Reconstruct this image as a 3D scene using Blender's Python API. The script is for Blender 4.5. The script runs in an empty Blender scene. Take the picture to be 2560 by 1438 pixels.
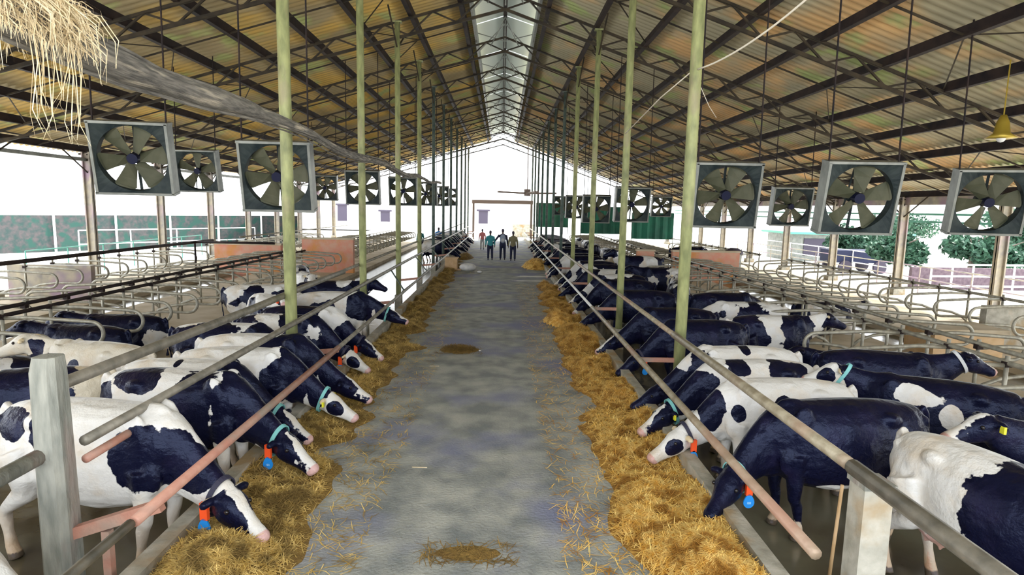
import bpy, bmesh, math, random
import numpy as np
from mathutils import Vector, Matrix, noise
R = math.radians
C = bpy.context.scene.collection
S = bpy.context.scene

# ------------------------------------------------------------------ camera, sky, sun, exposure
cam_d = bpy.data.cameras.new('camera')
cam = bpy.data.objects.new('camera', cam_d)
C.objects.link(cam)
S.camera = cam
cam_d.sensor_width = 36.0
cam_d.lens = 36.0 * 1500.0 / 2560.0
cam_d.clip_end = 600
cx, cy, f = 1280.0, 719.0, 1500.0
v = Vector(((1255 - cx) / f, -(520 - cy) / f, 1.0)).normalized()          # +Y of the barn in camera axes
u = Vector((math.sin(R(1.0)), math.cos(R(1.0)), 0.0))
u = (u - v * u.dot(v)).normalized()
x = u.cross(v)
if x.x < 0: x = -x
cam.matrix_world = Matrix(((x.x, x.y, -x.z, 0), (v.x, v.y, -v.z, 0), (u.x, u.y, -u.z, 3.06), (0, 0, 0, 1)))

S.view_settings.view_transform = 'Standard'
S.view_settings.look = 'None'
S.view_settings.gamma = 1.0
S.view_settings.use_curve_mapping = False
S.view_settings.exposure = 1.55

w = bpy.data.worlds.new('sky')
S.world = w
w.use_nodes = True
bg = w.node_tree.nodes['Background']
bg.inputs['Color'].default_value = (0.93, 0.97, 1.0, 1)
bg.inputs['Strength'].default_value = 1.6
sd = bpy.data.lights.new('sun', 'SUN')
sd.energy = 3.2
sd.angle = R(6)
sd.color = (1.0, 0.95, 0.86)
so = bpy.data.objects.new('sun', sd)
C.objects.link(so)
so.rotation_euler = (R(-20), R(42), R(0))

# ------------------------------------------------------------------ materials
def mat(name, col, rough=0.7, col2=None, scale=4.0, metal=0.0, bump=0.0, bscale=None, detail=6, lo=0.35, hi=0.65,
        col3=None, scale3=1.0, lo3=.5, hi3=.65, spec=0.5, stretch=(1, 1, 1)):
    m = bpy.data.materials.new(name)
    m.use_nodes = True
    nt = m.node_tree
    b = nt.nodes['Principled BSDF']
    b.inputs['Roughness'].default_value = rough
    b.inputs['Metallic'].default_value = metal
    b.inputs['Specular IOR Level'].default_value = spec
    b.inputs['Base Color'].default_value = (*col, 1)
    tc = nt.nodes.new('ShaderNodeTexCoord')
    mp = nt.nodes.new('ShaderNodeMapping')
    mp.inputs['Scale'].default_value = stretch
    nt.links.new(tc.outputs['Object'], mp.inputs['Vector'])
    def nz(sc, l, h):
        n = nt.nodes.new('ShaderNodeTexNoise')
        n.inputs['Scale'].default_value = sc
        n.inputs['Detail'].default_value = detail
        nt.links.new(mp.outputs[0], n.inputs['Vector'])
        r = nt.nodes.new('ShaderNodeMapRange')
        r.inputs['From Min'].default_value = l
        r.inputs['From Max'].default_value = h
        nt.links.new(n.outputs['Fac'], r.inputs['Value'])
        return r.outputs[0], n.outputs['Fac']
    out = None
    if col2:
        fac, _ = nz(scale, lo, hi)
        mx = nt.nodes.new('ShaderNodeMix'); mx.data_type = 'RGBA'
        mx.inputs[6].default_value = (*col, 1); mx.inputs[7].default_value = (*col2, 1)
        nt.links.new(fac, mx.inputs[0]); out = mx.outputs[2]
    if col3:
        fac, _ = nz(scale3, lo3, hi3)
        mx = nt.nodes.new('ShaderNodeMix'); mx.data_type = 'RGBA'
        if out: nt.links.new(out, mx.inputs[6])
        else: mx.inputs[6].default_value = (*col, 1)
        mx.inputs[7].default_value = (*col3, 1)
        nt.links.new(fac, mx.inputs[0]); out = mx.outputs[2]
    if out: nt.links.new(out, b.inputs['Base Color'])
    if bump:
        _, n = nz(bscale or scale * 4, 0, 1)
        bp = nt.nodes.new('ShaderNodeBump')
        bp.inputs['Strength'].default_value = bump
        bp.inputs['Distance'].default_value = 0.02
        nt.links.new(n, bp.inputs['Height'])
        nt.links.new(bp.outputs[0], b.inputs['Normal'])
    return m

M = {}
M['roof'] = mat('roof_sheet', (.50, .41, .24), .6, (.84, .58, .17), .45, lo=.42, hi=.62, col3=(.56, .62, .26), scale3=.8, lo3=.56, hi3=.66, detail=3)
M['railtan'] = mat('rail_tan_steel', (.26, .22, .15), .5, (.44, .39, .29), 7, metal=.2, bump=.2, col3=(.40, .22, .16), scale3=.7, lo3=.5, hi3=.7)
M['roofR'] = mat('roof_sheet_grey', (.48, .44, .31), .6, (.80, .52, .25), .5, lo=.48, hi=.66, col3=(.46, .54, .24), scale3=.8, lo3=.56, hi3=.66, detail=3)
M['steel_dark'] = mat('dark_painted_steel', (.012, .009, .012), .7, (.035, .022, .02), 3, detail=3, spec=.25)
M['lattice'] = mat('lattice_steel', (.022, .018, .014), .7, (.06, .045, .028), 3, detail=3, spec=.25)
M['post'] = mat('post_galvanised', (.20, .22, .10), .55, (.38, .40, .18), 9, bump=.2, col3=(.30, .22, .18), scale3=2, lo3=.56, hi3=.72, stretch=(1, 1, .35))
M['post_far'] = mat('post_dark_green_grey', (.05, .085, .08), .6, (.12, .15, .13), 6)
M['column'] = mat('outer_column_steel', (.24, .22, .2), .5, (.42, .36, .25), 3, col3=(.28, .18, .26), scale3=.8)
M['rail'] = mat('rail_steel', (.15, .14, .115), .5, (.28, .255, .21), 7, metal=.3, bump=.2)
M['rust'] = mat('rail_rust_pink', (.42, .19, .14), .6, (.50, .27, .20), 8, bump=.2, col3=(.30, .26, .22), scale3=1.5)
M['wood'] = mat('weathered_wood', (.17, .18, .16), .85, (.34, .34, .30), 10, bump=.6, bscale=30, col3=(.28, .2, .18), scale3=3, stretch=(1, 1, .25))
M['loop'] = mat('galvanised_pipe', (.26, .25, .21), .45, (.42, .40, .33), 10, metal=.3)
M['floor'] = mat('aisle_concrete', (.20, .22, .225), .75, (.42, .43, .40), 2.2, bump=.6, bscale=30, col3=(.20, .22, .36), scale3=.5, detail=12)
M['alley'] = mat('wet_alley_concrete', (.075, .06, .035), .16, (.17, .16, .11), .7, bump=.15, bscale=6, spec=.8, detail=5)
M['bed'] = mat('stall_bed_concrete', (.42, .34, .22), .8, (.60, .52, .40), 1.2, bump=.2)
M['yard'] = mat('pale_yard', (.72, .70, .64), .9, (.85, .83, .78), .3)
M['kerb'] = mat('kerb_concrete', (.30, .29, .24), .8, (.50, .48, .42), 5, bump=.4, col3=(.36, .26, .14), scale3=2)
M['brick'] = mat('pink_plaster_brick', (.66, .28, .20), .8, (.62, .36, .26), 4, bump=.3, col3=(.62, .27, .08), scale3=1.2)
M['brickdull'] = mat('dull_wall', (.08, .05, .07), .8, (.14, .10, .12), 6)
M['straw'] = mat('golden_straw', (.78, .44, .07), .75, (.95, .72, .26), 14, col3=(.42, .20, .03), scale3=5, lo3=.5, hi3=.62)
M['strawL'] = mat('olive_straw', (.58, .38, .09), .8, (.85, .64, .24), 14, col3=(.26, .17, .05), scale3=4, lo3=.46, hi3=.6)
M['strawB'] = mat('straw_bed', (.28, .14, .025), .9, (.50, .28, .05), 16, bump=1.0, bscale=50, col3=(.26, .13, .02), scale3=5)
M['strawD'] = mat('straw_litter', (.19, .12, .03), .9, (.34, .21, .05), 16, bump=.8, bscale=50, col3=(.20, .12, .03), scale3=5)
M['strawP'] = mat('pale_dry_straw', (.74, .58, .34), .7, (.86, .74, .52), 20)
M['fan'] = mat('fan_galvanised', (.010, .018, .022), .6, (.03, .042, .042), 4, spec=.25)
M['fanrim'] = mat('fan_rim', (.16, .17, .16), .45, (.26, .27, .25), 4, metal=.3)
M['blade'] = mat('fan_blade', (.055, .06, .035), .6, (.095, .095, .06), 3, spec=.3)
M['motor'] = mat('fan_motor', (.004, .006, .03), .5, spec=.2)
M['pipe'] = mat('wrapped_pipe', (.11, .105, .10), .75, (.30, .28, .25), 12, bump=1.0, bscale=30, col3=(.62, .55, .45), scale3=5, lo3=.55, hi3=.7, stretch=(3, .3, 3))
M['rope'] = mat('pale_rope', (.74, .68, .58), .7)
M['white'] = mat('white_plaster', (.85, .85, .84), .8)
M['dark'] = mat('dark_opening', (.05, .04, .07), .6)
M['beam'] = mat('brown_beam', (.34, .26, .23), .7)
M['fencepanel'] = mat('mesh_boundary_fence', (.02, .045, .045), .8, (.07, .06, .065), 4, col3=(.012, .06, .05), scale3=1.5, lo3=.5, hi3=.6)
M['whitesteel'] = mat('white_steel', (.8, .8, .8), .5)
M['net'] = mat('green_shade_net', (.008, .06, .045), .7, (.012, .16, .10), .6)
M['leaf'] = mat('leaves', (.012, .05, .03), .7, (.05, .14, .08), 3)
M['trunk'] = mat('bark', (.16, .13, .11), .9)
M['greenpipe'] = mat('teal_rail', (.10, .36, .28), .5)
M['eye'] = mat('cow_eye', (.01, .008, .01), .08)
M['collarG'] = mat('teal_collar_strap', (.20, .52, .52), .6)
M['collarW'] = mat('grey_white_collar_strap', (.55, .56, .58), .6)
M['collarB'] = mat('black_collar_strap', (.03, .03, .06), .6)
M['orange'] = mat('orange_collar_block', (.95, .10, .02), .45)
M['bluetag'] = mat('blue_number_tag', (.015, .27, .80), .4)
M['yellow'] = mat('yellow_ear_tag', (.78, .76, .04), .4)
M['taglet'] = mat('tag_lettering', (.55, .85, 1.0), .5)
M['skin'] = mat('dark_skin', (.09, .05, .035), .5)
M['teal'] = mat('teal_shirt', (.04, .28, .32), .8)
M['navy'] = mat('navy_cloth', (.015, .02, .06), .8)
M['khaki'] = mat('khaki_shirt', (.20, .18, .10), .8)
M['blue'] = mat('blue_shirt', (.02, .22, .70), .8)
M['red'] = mat('pink_shirt', (.75, .25, .25), .8)
M['pack'] = mat('grey_blue_backpack', (.30, .36, .48), .7)
M['woodbox'] = mat('tan_box', (.52, .34, .17), .8, (.62, .43, .25), 5)
M['bag'] = mat('white_sack', (.80, .79, .77), .8, (.6, .6, .62), 6)
M['lamp'] = mat('brass_lamp', (.42, .30, .04), .4, metal=.5)
def rib_shade(m, period):
    """groove shade painted into the sheet colour along the corrugations"""
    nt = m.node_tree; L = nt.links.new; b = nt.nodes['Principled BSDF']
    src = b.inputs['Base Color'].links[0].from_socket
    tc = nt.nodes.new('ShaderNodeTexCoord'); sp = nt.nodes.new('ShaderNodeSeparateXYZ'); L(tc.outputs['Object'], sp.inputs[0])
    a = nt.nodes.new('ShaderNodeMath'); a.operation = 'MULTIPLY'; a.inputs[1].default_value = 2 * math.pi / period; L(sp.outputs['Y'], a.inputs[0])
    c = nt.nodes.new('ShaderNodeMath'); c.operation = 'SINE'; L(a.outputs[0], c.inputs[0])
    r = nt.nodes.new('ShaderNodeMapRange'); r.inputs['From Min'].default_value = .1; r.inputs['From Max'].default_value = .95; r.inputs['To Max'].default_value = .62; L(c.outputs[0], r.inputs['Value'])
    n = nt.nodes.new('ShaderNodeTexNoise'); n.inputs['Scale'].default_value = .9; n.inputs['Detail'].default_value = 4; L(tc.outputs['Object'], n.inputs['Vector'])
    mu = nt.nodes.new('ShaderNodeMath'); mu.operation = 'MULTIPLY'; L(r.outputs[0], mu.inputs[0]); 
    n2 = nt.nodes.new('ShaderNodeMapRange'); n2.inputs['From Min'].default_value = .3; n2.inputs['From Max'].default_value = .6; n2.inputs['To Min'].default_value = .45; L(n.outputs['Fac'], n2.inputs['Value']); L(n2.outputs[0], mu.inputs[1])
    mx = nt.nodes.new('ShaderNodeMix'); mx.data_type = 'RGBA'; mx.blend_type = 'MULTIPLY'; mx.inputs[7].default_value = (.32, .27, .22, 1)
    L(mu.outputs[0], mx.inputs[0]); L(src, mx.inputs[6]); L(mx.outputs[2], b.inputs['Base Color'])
rib_shade(M['roof'], .26); rib_shade(M['roofR'], .26)  # dark bands in the colour stand in for shade between the ribs
# translucent ridge sheet
m = bpy.data.materials.new('translucent_ridge_sheet'); m.use_nodes = True; nt = m.node_tree
b = nt.nodes['Principled BSDF']; b.inputs['Base Color'].default_value = (.62, .66, .64, 1); b.inputs['Roughness'].default_value = .6
tr = nt.nodes.new('ShaderNodeBsdfTranslucent'); tr.inputs[0].default_value = (.50, .54, .52, 1)
mx = nt.nodes.new('ShaderNodeMixShader'); mx.inputs[0].default_value = .22
nt.links.new(b.outputs[0], mx.inputs[1]); nt.links.new(tr.outputs[0], mx.inputs[2])
nt.links.new(mx.outputs[0], nt.nodes['Material Output'].inputs['Surface']); M['ridge'] = m

# cow coat: 'coat' attribute (smooth signed field) thresholded to black patches, 'tint' the pale hair / pink skin / hoof colour
def coat_mat(name, black=(.003, .0035, .017)):
    m = bpy.data.materials.new(name); m.use_nodes = True; nt = m.node_tree
    L = nt.links.new
    b = nt.nodes['Principled BSDF']; b.inputs['Roughness'].default_value = .36
    b.inputs['Specular Tint'].default_value = (.55, .65, 1, 1); b.inputs['Specular IOR Level'].default_value = .30
    a = nt.nodes.new('ShaderNodeAttribute'); a.attribute_name = 'coat'
    t = nt.nodes.new('ShaderNodeAttribute'); t.attribute_name = 'tint'
    tc = nt.nodes.new('ShaderNodeTexCoord')
    n = nt.nodes.new('ShaderNodeTexNoise'); n.inputs['Scale'].default_value = 14; n.inputs['Detail'].default_value = 3
    L(tc.outputs['Object'], n.inputs['Vector'])
    ma = nt.nodes.new('ShaderNodeMath'); ma.operation = 'MULTIPLY_ADD'; ma.inputs[1].default_value = .34; ma.inputs[2].default_value = -.17
    L(n.outputs['Fac'], ma.inputs[0])
    ad = nt.nodes.new('ShaderNodeMath'); ad.operation = 'ADD'; L(a.outputs['Fac'], ad.inputs[0]); L(ma.outputs[0], ad.inputs[1])
    mr = nt.nodes.new('ShaderNodeMapRange'); mr.inputs['From Min'].default_value = -.012; mr.inputs['From Max'].default_value = .012
    L(ad.outputs[0], mr.inputs['Value'])
    d = nt.nodes.new('ShaderNodeTexNoise'); d.inputs['Scale'].default_value = 3.0; d.inputs['Detail'].default_value = 5
    L(tc.outputs['Object'], d.inputs['Vector'])
    dr = nt.nodes.new('ShaderNodeMapRange'); dr.inputs['From Min'].default_value = .5; dr.inputs['From Max'].default_value = .72
    dr.inputs['To Max'].default_value = .55
    L(d.outputs['Fac'], dr.inputs['Value'])
    dm = nt.nodes.new('ShaderNodeMix'); dm.data_type = 'RGBA'; dm.blend_type = 'MULTIPLY'; dm.inputs[7].default_value = (.85, .66, .42, 1)
    L(dr.outputs[0], dm.inputs[0]); L(t.outputs['Color'], dm.inputs[6])
    bk = nt.nodes.new('ShaderNodeMix'); bk.data_type = 'RGBA'
    bk.inputs[6].default_value = (*black, 1); bk.inputs[7].default_value = (.018, .014, .045, 1)
    L(dr.outputs[0], bk.inputs[0])
    mm = nt.nodes.new('ShaderNodeMix'); mm.data_type = 'RGBA'
    L(mr.outputs[0], mm.inputs[0]); L(dm.outputs[2], mm.inputs[6]); L(bk.outputs[2], mm.inputs[7])
    L(mm.outputs[2], b.inputs['Base Color'])
    n2 = nt.nodes.new('ShaderNodeTexNoise'); n2.inputs['Scale'].default_value = 60; L(tc.outputs['Object'], n2.inputs['Vector'])
    n3 = nt.nodes.new('ShaderNodeTexNoise'); n3.inputs['Scale'].default_value = 7; L(tc.outputs['Object'], n3.inputs['Vector'])
    ab = nt.nodes.new('ShaderNodeMath'); ab.operation = 'MULTIPLY_ADD'; ab.inputs[1].default_value = .15
    L(n2.outputs['Fac'], ab.inputs[0]); L(n3.outputs['Fac'], ab.inputs[2])
    bp = nt.nodes.new('ShaderNodeBump'); bp.inputs['Strength'].default_value = .5; bp.inputs['Distance'].default_value = .06
    L(ab.outputs[0], bp.inputs['Height']); L(bp.outputs[0], b.inputs['Normal'])
    return m
M['coat'] = coat_mat('cow_coat')

# ------------------------------------------------------------------ mesh helpers
class MB:
    def __init__(s): s.v = []; s.f = []; s.n = 0
    def add(s, vs, fs):
        s.v.extend([tuple(p) for p in vs]); s.f.extend([tuple(i + s.n for i in q) for q in fs]); s.n += len(vs)
    def box(s, a, b):
        x0, y0, z0 = a; x1, y1, z1 = b
        s.add([(x0, y0, z0), (x1, y0, z0), (x1, y1, z0), (x0, y1, z0), (x0, y0, z1), (x1, y0, z1), (x1, y1, z1), (x0, y1, z1)],
              [(0, 3, 2, 1), (4, 5, 6, 7), (0, 1, 5, 4), (1, 2, 6, 5), (2, 3, 7, 6), (3, 0, 4, 7)])
    def bar(s, p, q, w=.05, h=.05, up=(0, 0, 1)):
        p = Vector(p); q = Vector(q); d = (q - p).normalized(); up = Vector(up)
        if abs(d.dot(up)) > .95: up = Vector((0, 1, 0)) if abs(d.y) < .9 else Vector((1, 0, 0))
        r = d.cross(up).normalized(); t = r.cross(d)
        vs = []
        for c in (p, q):
            for a, b_ in ((-1, -1), (1, -1), (1, 1), (-1, 1)): vs.append(c + r * a * w / 2 + t * b_ * h / 2)
        s.add(vs, [(0, 1, 2, 3), (7, 6, 5, 4), (0, 4, 5, 1), (1, 5, 6, 2), (2, 6, 7, 3), (3, 7, 4, 0)])
    def tube(s, pts, r, n=8, ell=None, capr=True):
        pts = [Vector(p) for p in pts]
        if not hasattr(r, '__len__'): r = [r] * len(pts)
        vs = []; fs = []; last = None
        for i, p in enumerate(pts):
            d = (pts[min(i + 1, len(pts) - 1)] - pts[max(i - 1, 0)]).normalized()
            if last is None:
                a = Vector((0, 0, 1)) if abs(d.z) < .9 else Vector((0, 1, 0))
                a = (a - d * a.dot(d)).normalized()
            else:
                a = (last - d * last.dot(d)).normalized()
            last = a; bb = d.cross(a)
            for k in range(n):
                t = 2 * math.pi * k / n
                vs.append(p + (a * math.cos(t) + bb * math.sin(t)) * r[i])
        m = len(pts)
        for i in range(m - 1):
            for k in range(n):
                k2 = (k + 1) % n
                fs.append((i * n + k, i * n + k2, (i + 1) * n + k2, (i + 1) * n + k))
        fs.append(tuple(range(n - 1, -1, -1))); fs.append(tuple((m - 1) * n + k for k in range(n)))
        s.add(vs, fs)
    def disc(s, c, nrm, r, th, n=16):
        c = Vector(c); nrm = Vector(nrm).normalized()
        s.tube([c - nrm * th / 2, c + nrm * th / 2], r, n)
    def ball(s, c, r, n=8, m=6):
        rx, ry, rz = (r if hasattr(r, '__len__') else (r, r, r))
        vs = [(c[0], c[1], c[2] - rz)]
        for i in range(1, m):
            a = math.pi * i / m
            for k in range(n):
                t = 2 * math.pi * k / n
                vs.append((c[0] + rx * math.sin(a) * math.cos(t), c[1] + ry * math.sin(a) * math.sin(t), c[2] - rz * math.cos(a)))
        vs.append((c[0], c[1], c[2] + rz)); fs = []
        for k in range(n): fs.append((0, 1 + (k + 1) % n, 1 + k))
        for i in range(m - 2):
            for k in range(n):
                a = 1 + i * n; fs.append((a + k, a + (k + 1) % n, a + n + (k + 1) % n, a + n + k))
        a = 1 + (m - 2) * n
        for k in range(n): fs.append((a + k, a + (k + 1) % n, len(vs) - 1))
        s.add(vs, fs)
    def build(s, name, material, parent=None, smooth=False, label=None, cat=None, group=None, kind=None, loc=None):
        me = bpy.data.meshes.new(name); me.from_pydata(s.v, [], s.f); me.update()
        if smooth: me.polygons.foreach_set('use_smooth', [True] * len(me.polygons))
        me.materials.append(material)
        return link(name, me, parent, label, cat, group, kind, loc)

def link(name, me, parent=None, label=None, cat=None, group=None, kind=None, loc=None):
    o = bpy.data.objects.new(name, me); C.objects.link(o)
    if parent: o.parent = parent
    if loc: o.location = loc
    if label: o['label'] = label
    if cat: o['category'] = cat
    if group: o['group'] = group
    if kind: o['kind'] = kind
    return o

def thing(name, label, cat, loc=(0, 0, 0), rz=0, group=None):
    o = link(name, None, None, label, cat, group); o.location = loc; o.rotation_euler = (0, 0, rz); return o

def copy_tree(o, parent=None):
    c = o.copy(); C.objects.link(c); c.parent = parent
    for ch in list(kids.get(o.name, [])): copy_tree_child(ch, c)
    return c
def tree(o):
    return [(ch, tree(ch)) for ch in bpy.data.objects if ch.parent == o]
def dup(o, tr, parent=None):
    c = o.copy(); C.objects.link(c)
    if parent: c.parent = parent
    for ch, sub in tr: dup(ch, sub, c)
    return c

def ordw(n):
    W = ['first', 'second', 'third', 'fourth', 'fifth', 'sixth', 'seventh', 'eighth', 'ninth', 'tenth', 'eleventh', 'twelfth',
         'thirteenth', 'fourteenth', 'fifteenth', 'sixteenth', 'seventeenth', 'eighteenth', 'nineteenth', 'twentieth']
    if n <= 20: return W[n - 1]
    tens = ['', '', 'twenty', 'thirty', 'forty'][n // 10]
    return tens + ('-' + W[n % 10 - 1] if n % 10 else ('' if n % 10 else 'th')).replace('--', '-')
def ord_near(n): return 'nearest' if n == 1 else ordw(n) + ' nearest'

# ------------------------------------------------------------------ building: floors, roof
def roofz(x): return 9.8 - (.288 if x < 0 else .355) * abs(x)
YN, YF = -3.0, 58.9
BAYS = [4.45 + 4.95 * i for i in range(12)]

def slab(name, x0, x1, y0, y1, z0, z1, m, **k):
    b = MB(); b.box((x0, y0, z0), (x1, y1, z1)); return b.build(name, m, **k)
slab('floor', -2.75, 2.2, YN, 60, -.4, 0, M['floor'], kind='structure')
slab('floor', -6.9, -2.9, YN, 60, -.6, -.3, M['alley'], kind='structure')
slab('floor', 2.35, 5.4, YN, 60, -.6, -.3, M['alley'], kind='structure')
slab('floor', -11.3, -6.9, YN, 60, -.6, -.14, M['bed'], kind='structure')
slab('floor', 5.4, 9.8, YN, 60, -.6, -.14, M['bed'], kind='structure')
slab('floor', -12.7, -11.3, YN, 60, -.6, -.3, M['alley'], kind='structure')
slab('floor', 9.8, 11.2, YN, 60, -.6, -.3, M['alley'], kind='structure')
slab('floor', -16.6, -12.7, YN, 60, -.6, -.14, M['bed'], kind='structure')
slab('floor', 11.2, 16.6, YN, 60, -.6, -.14, M['bed'], kind='structure')
b = MB(); b.box((-150, -40, -.7), (-16.6, 220, -.25)); b.box((16.6, -40, -.7), (150, 220, -.25)); b.box((-16.6, 60, -.7), (16.6, 220, -.1)); b.box((-16.6, -40, -.7), (16.6, YN, -.15))
b.build('floor', M['yard'], kind='structure')
slab('trim_1', -2.9, -2.75, YN, 59, -.6, .2, M['kerb'], kind='structure')
slab('trim_2', 2.2, 2.35, YN, 59, -.6, .2, M['kerb'], kind='structure')

def roof_half(side, m):
    xs = [side * 1.15, side * 6, side * 11, side * 17.2]
    pitch = .26; n = int((YF + 1 - YN) / pitch * 4)
    ys = YN + np.arange(n) * pitch / 4; amp = np.array([0, 1, 0, -1])[np.arange(n) % 4] * .04
    V = []
    for xx in xs:
        for y_, a in zip(ys, amp): V.append((xx, float(y_), roofz(xx) + .12 + float(a)))
    F = []
    for i in range(len(xs) - 1):
        for j in range(n - 1):
            q = (i * n + j, i * n + j + 1, (i + 1) * n + j + 1, (i + 1) * n + j)
            F.append(q if side > 0 else q[::-1])
    b = MB(); b.add(V, F); o = b.build('ceiling', m, kind='structure')
    md = o.modifiers.new('thickness', 'SOLIDIFY'); md.thickness = .01
    return o
roof_half(-1, M['roof']); roof_half(1, M['roofR'])
# raised translucent ridge cap, one sheet per bay and side
k = 0
for y0, y1 in zip([YN] + BAYS, BAYS + [YF + .5]):
    for sgn in (-1, 1):
        b = MB()
        n = max(4, int((y1 - y0) / .2) * 2)
        V = []
        for xx, zz in ((0, 10.42), (sgn * 1.5, 9.95)):
            for j in range(n + 1):
                V.append((xx, y0 + .04 + (y1 - y0 - .08) * j / n, zz + (.015 if j % 2 else -.015)))
        b.add(V, [(j, j + 1, n + 2 + j, n + 1 + j) for j in range(n)])
        k += 1
        o = b.build('ceiling', M['ridge'], kind='structure')
        md = o.modifiers.new('thickness', 'SOLIDIFY'); md.thickness = .01
b = MB(); b.box((-.07, YN, 10.22), (.07, YF, 10.4)); b.build('ridge_beam', M['steel_dark'], label='dark steel ridge beam running under the raised translucent ridge', cat='roof beam')
for sgn, nm in ((-1, 'left'), (1, 'right')):
    b = MB(); b.box((sgn * 1.09 - .04, YN, roofz(1.15) - .05), (sgn * 1.09 + .04, YF, roofz(1.15) + .38)); b.build('ridge_kerb', M['fanrim'], label='pale steel edge strip along the %s side of the ridge opening' % nm, cat='roof trim')

# purlins
for sgn, nm, m in ((-1, 'left', 'roof'), (1, 'right', 'roofR')):
    for i in range(11):
        xx = sgn * (1.35 + i * 1.5)
        z = roofz(xx) - .05
        b = MB(); b.box((xx - .04, YN, z - .11), (xx + .04, YF, z + .1)); b.box((xx - .10, YN, z - .14), (xx + .04, YF, z - .10))
        b.build('roof_purlin', M['steel_dark'], label='dark steel roof purlin, %s from the ridge on the %s slope' % (ordw(i + 1), nm), cat='roof purlin', group='purlins of the %s roof slope' % nm)

# lattice trusses
def truss(yy, idx):
    t = thing('roof_truss', 'lattice steel roof truss across the barn, %s the camera' % ('nearest to' if idx == 0 else ordw(idx + 1) + ' from'), 'roof truss', (0, yy, 0), group='lattice roof trusses')
    for sgn in (-1, 1):
        top = lambda a: Vector((sgn * a, 0, roofz(sgn * a) - .2))
        bot = lambda a: Vector((sgn * a, 0, roofz(sgn * a) - .72 + .2 * (a / 16.3)))
        b = MB()
        for o_ in (-.03, .03): b.bar(top(0) + Vector((0, o_, 0)), top(16.6) + Vector((0, o_, 0)), .035, .06)
        b.build('top_chord', M['lattice'], t)
        b = MB(); b.bar(bot(0), bot(16.3), .07, .08); b.build('bottom_chord', M['lattice'], t)
        b = MB(); n = 11
        for i in range(n):
            a0, a1 = 16.3 * i / n, 16.3 * (i + 1) / n
            am = (a0 + a1) / 2
            b.bar(bot(a0), top(am), .045, .045); b.bar(top(am), bot(a1), .045, .045)
        b.build('web', M['lattice'], t)
    b = MB(); b.bar((0, 0, 9.2), (0, 0, 10.25), .05, .05)
    for sgn in (-1, 1):
        b.bar((sgn * .95, 0, 9.1), (0, 0, 10.1), .04, .04); b.bar((sgn * 1.15, 0, 9.75), (0, 0, 9.45), .03, .03)
        b.bar((sgn * .55, 0, 9.25), (0, -.5, 10.2), .03, .03)
    b.build('ridge_brace', M['fanrim'], t)
    # knee braces from posts to purlins along the barn
    for px, q in ((-3.3, 1.5), (2.9, 1.5), (-16.3, 1.3), (16.3, 1.3)):
        z = roofz(px)
        for d in (-q, q):
            b = MB(); b.bar((px, 0, z - 1.0), (px, d, z - .2), .04, .04); b.build('knee_brace', M['lattice'], t)
for i, yy in enumerate([-.5] + BAYS):
    if i > 0: truss(yy, i - 1)
# intermediate light rafters
for i, yy in enumerate([YN + 4.9] + BAYS[:-1]):
    y2 = yy + 2.47
    if i == 0: continue
    for sgn, nm in ((-1, 'left'), (1, 'right')):
        b = MB()
        for xa in (3.0, 8.8, 13.3):
            for d in (-1, 1):
                b.bar((sgn * xa, y2, roofz(sgn * xa) - .16), (sgn * (xa + 1.45), y2 + d * 2.45, roofz(sgn * (xa + 1.45)) - .16), .025, .025)
        b.bar((sgn * 1.3, y2, roofz(sgn * 1.3) - .17), (sgn * 16.3, y2, roofz(sgn * 16.3) - .17), .03, .04)
        b.build('roof_bracing', M['lattice'], label='thin steel bracing rods in the %s bay of the %s roof slope from the camera' % (ordw(i), nm), cat='roof bracing', group='roof bracing rods')

# inner posts along the kerbs
for sgn, px, nm in ((-1, -3.3, 'left'), (1, 2.9, 'right')):
    for i, yy in enumerate(BAYS[1:]):
        t = thing('roof_post', 'tall slim steel roof post beside the %s kerb, %s the camera' % (nm, 'nearest' if i == 0 else ordw(i + 1) + ' from'), 'post', (px, yy, -.3), group='roof posts along the %s kerb' % nm)
        h = roofz(px) - .2 + .3
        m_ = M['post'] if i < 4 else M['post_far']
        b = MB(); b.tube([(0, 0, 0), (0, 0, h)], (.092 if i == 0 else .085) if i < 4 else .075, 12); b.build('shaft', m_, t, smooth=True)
        b = MB(); b.box((-.11, -.11, 0), (.11, .11, .5)); b.build('footing', M['kerb'], t)
        b = MB(); b.box((-.14, -.09, h - .04), (.14, .09, h)); b.build('cap_plate', m_, t)
        b = MB(); b.bar((0, 0, .98), (-sgn * (.73 if sgn < 0 else .64), 0, 1.06 if sgn < 0 else .98), .05, .07); b.build('rail_bracket', M['rust'], t)
# stub posts near the camera
t = thing('stub_post', 'thick weathered grey wooden stub post at the near left, rails fixed to it', 'post', (-3.37, 4.42, -.3))
b = MB(); V = []
for z, s_, tx in ((0, .115, .0), (1.0, .11, 0), (2.08, .10, 0), (2.2, .085, .01)):
    for a, c_ in ((-1, -.6), (-.6, -1), (.6, -1), (1, -.6), (1, .6), (.6, 1), (-.6, 1), (-1, .6)): V.append((a * s_ + tx, c_ * s_, z))
F = [tuple(range(7, -1, -1)), tuple(range(24, 32))]
for i in range(3):
    for k_ in range(8): F.append((i * 8 + k_, i * 8 + (k_ + 1) % 8, (i + 1) * 8 + (k_ + 1) % 8, (i + 1) * 8 + k_))
b.add(V, F); b.build('shaft', M['wood'], t)
b = MB(); b.bar((.1, 0, .80), (.78, 0, 1.03), .07, .09); b.build('rail_bracket', M['rust'], t)
b = MB(); b.bar((.35, 0, .0), (.35, 0, .82), .06, .06); b.build('bracket_leg', M['rust'], t)
t = thing('stub_post', 'square tan-grey stub post at the near right under the upper rail', 'post', (2.86, 4.30, -.3))
b = MB(); b.box((-.11, -.10, 0), (.11, .10, 1.32)); b.build('shaft', M['kerb'], t)
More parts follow.
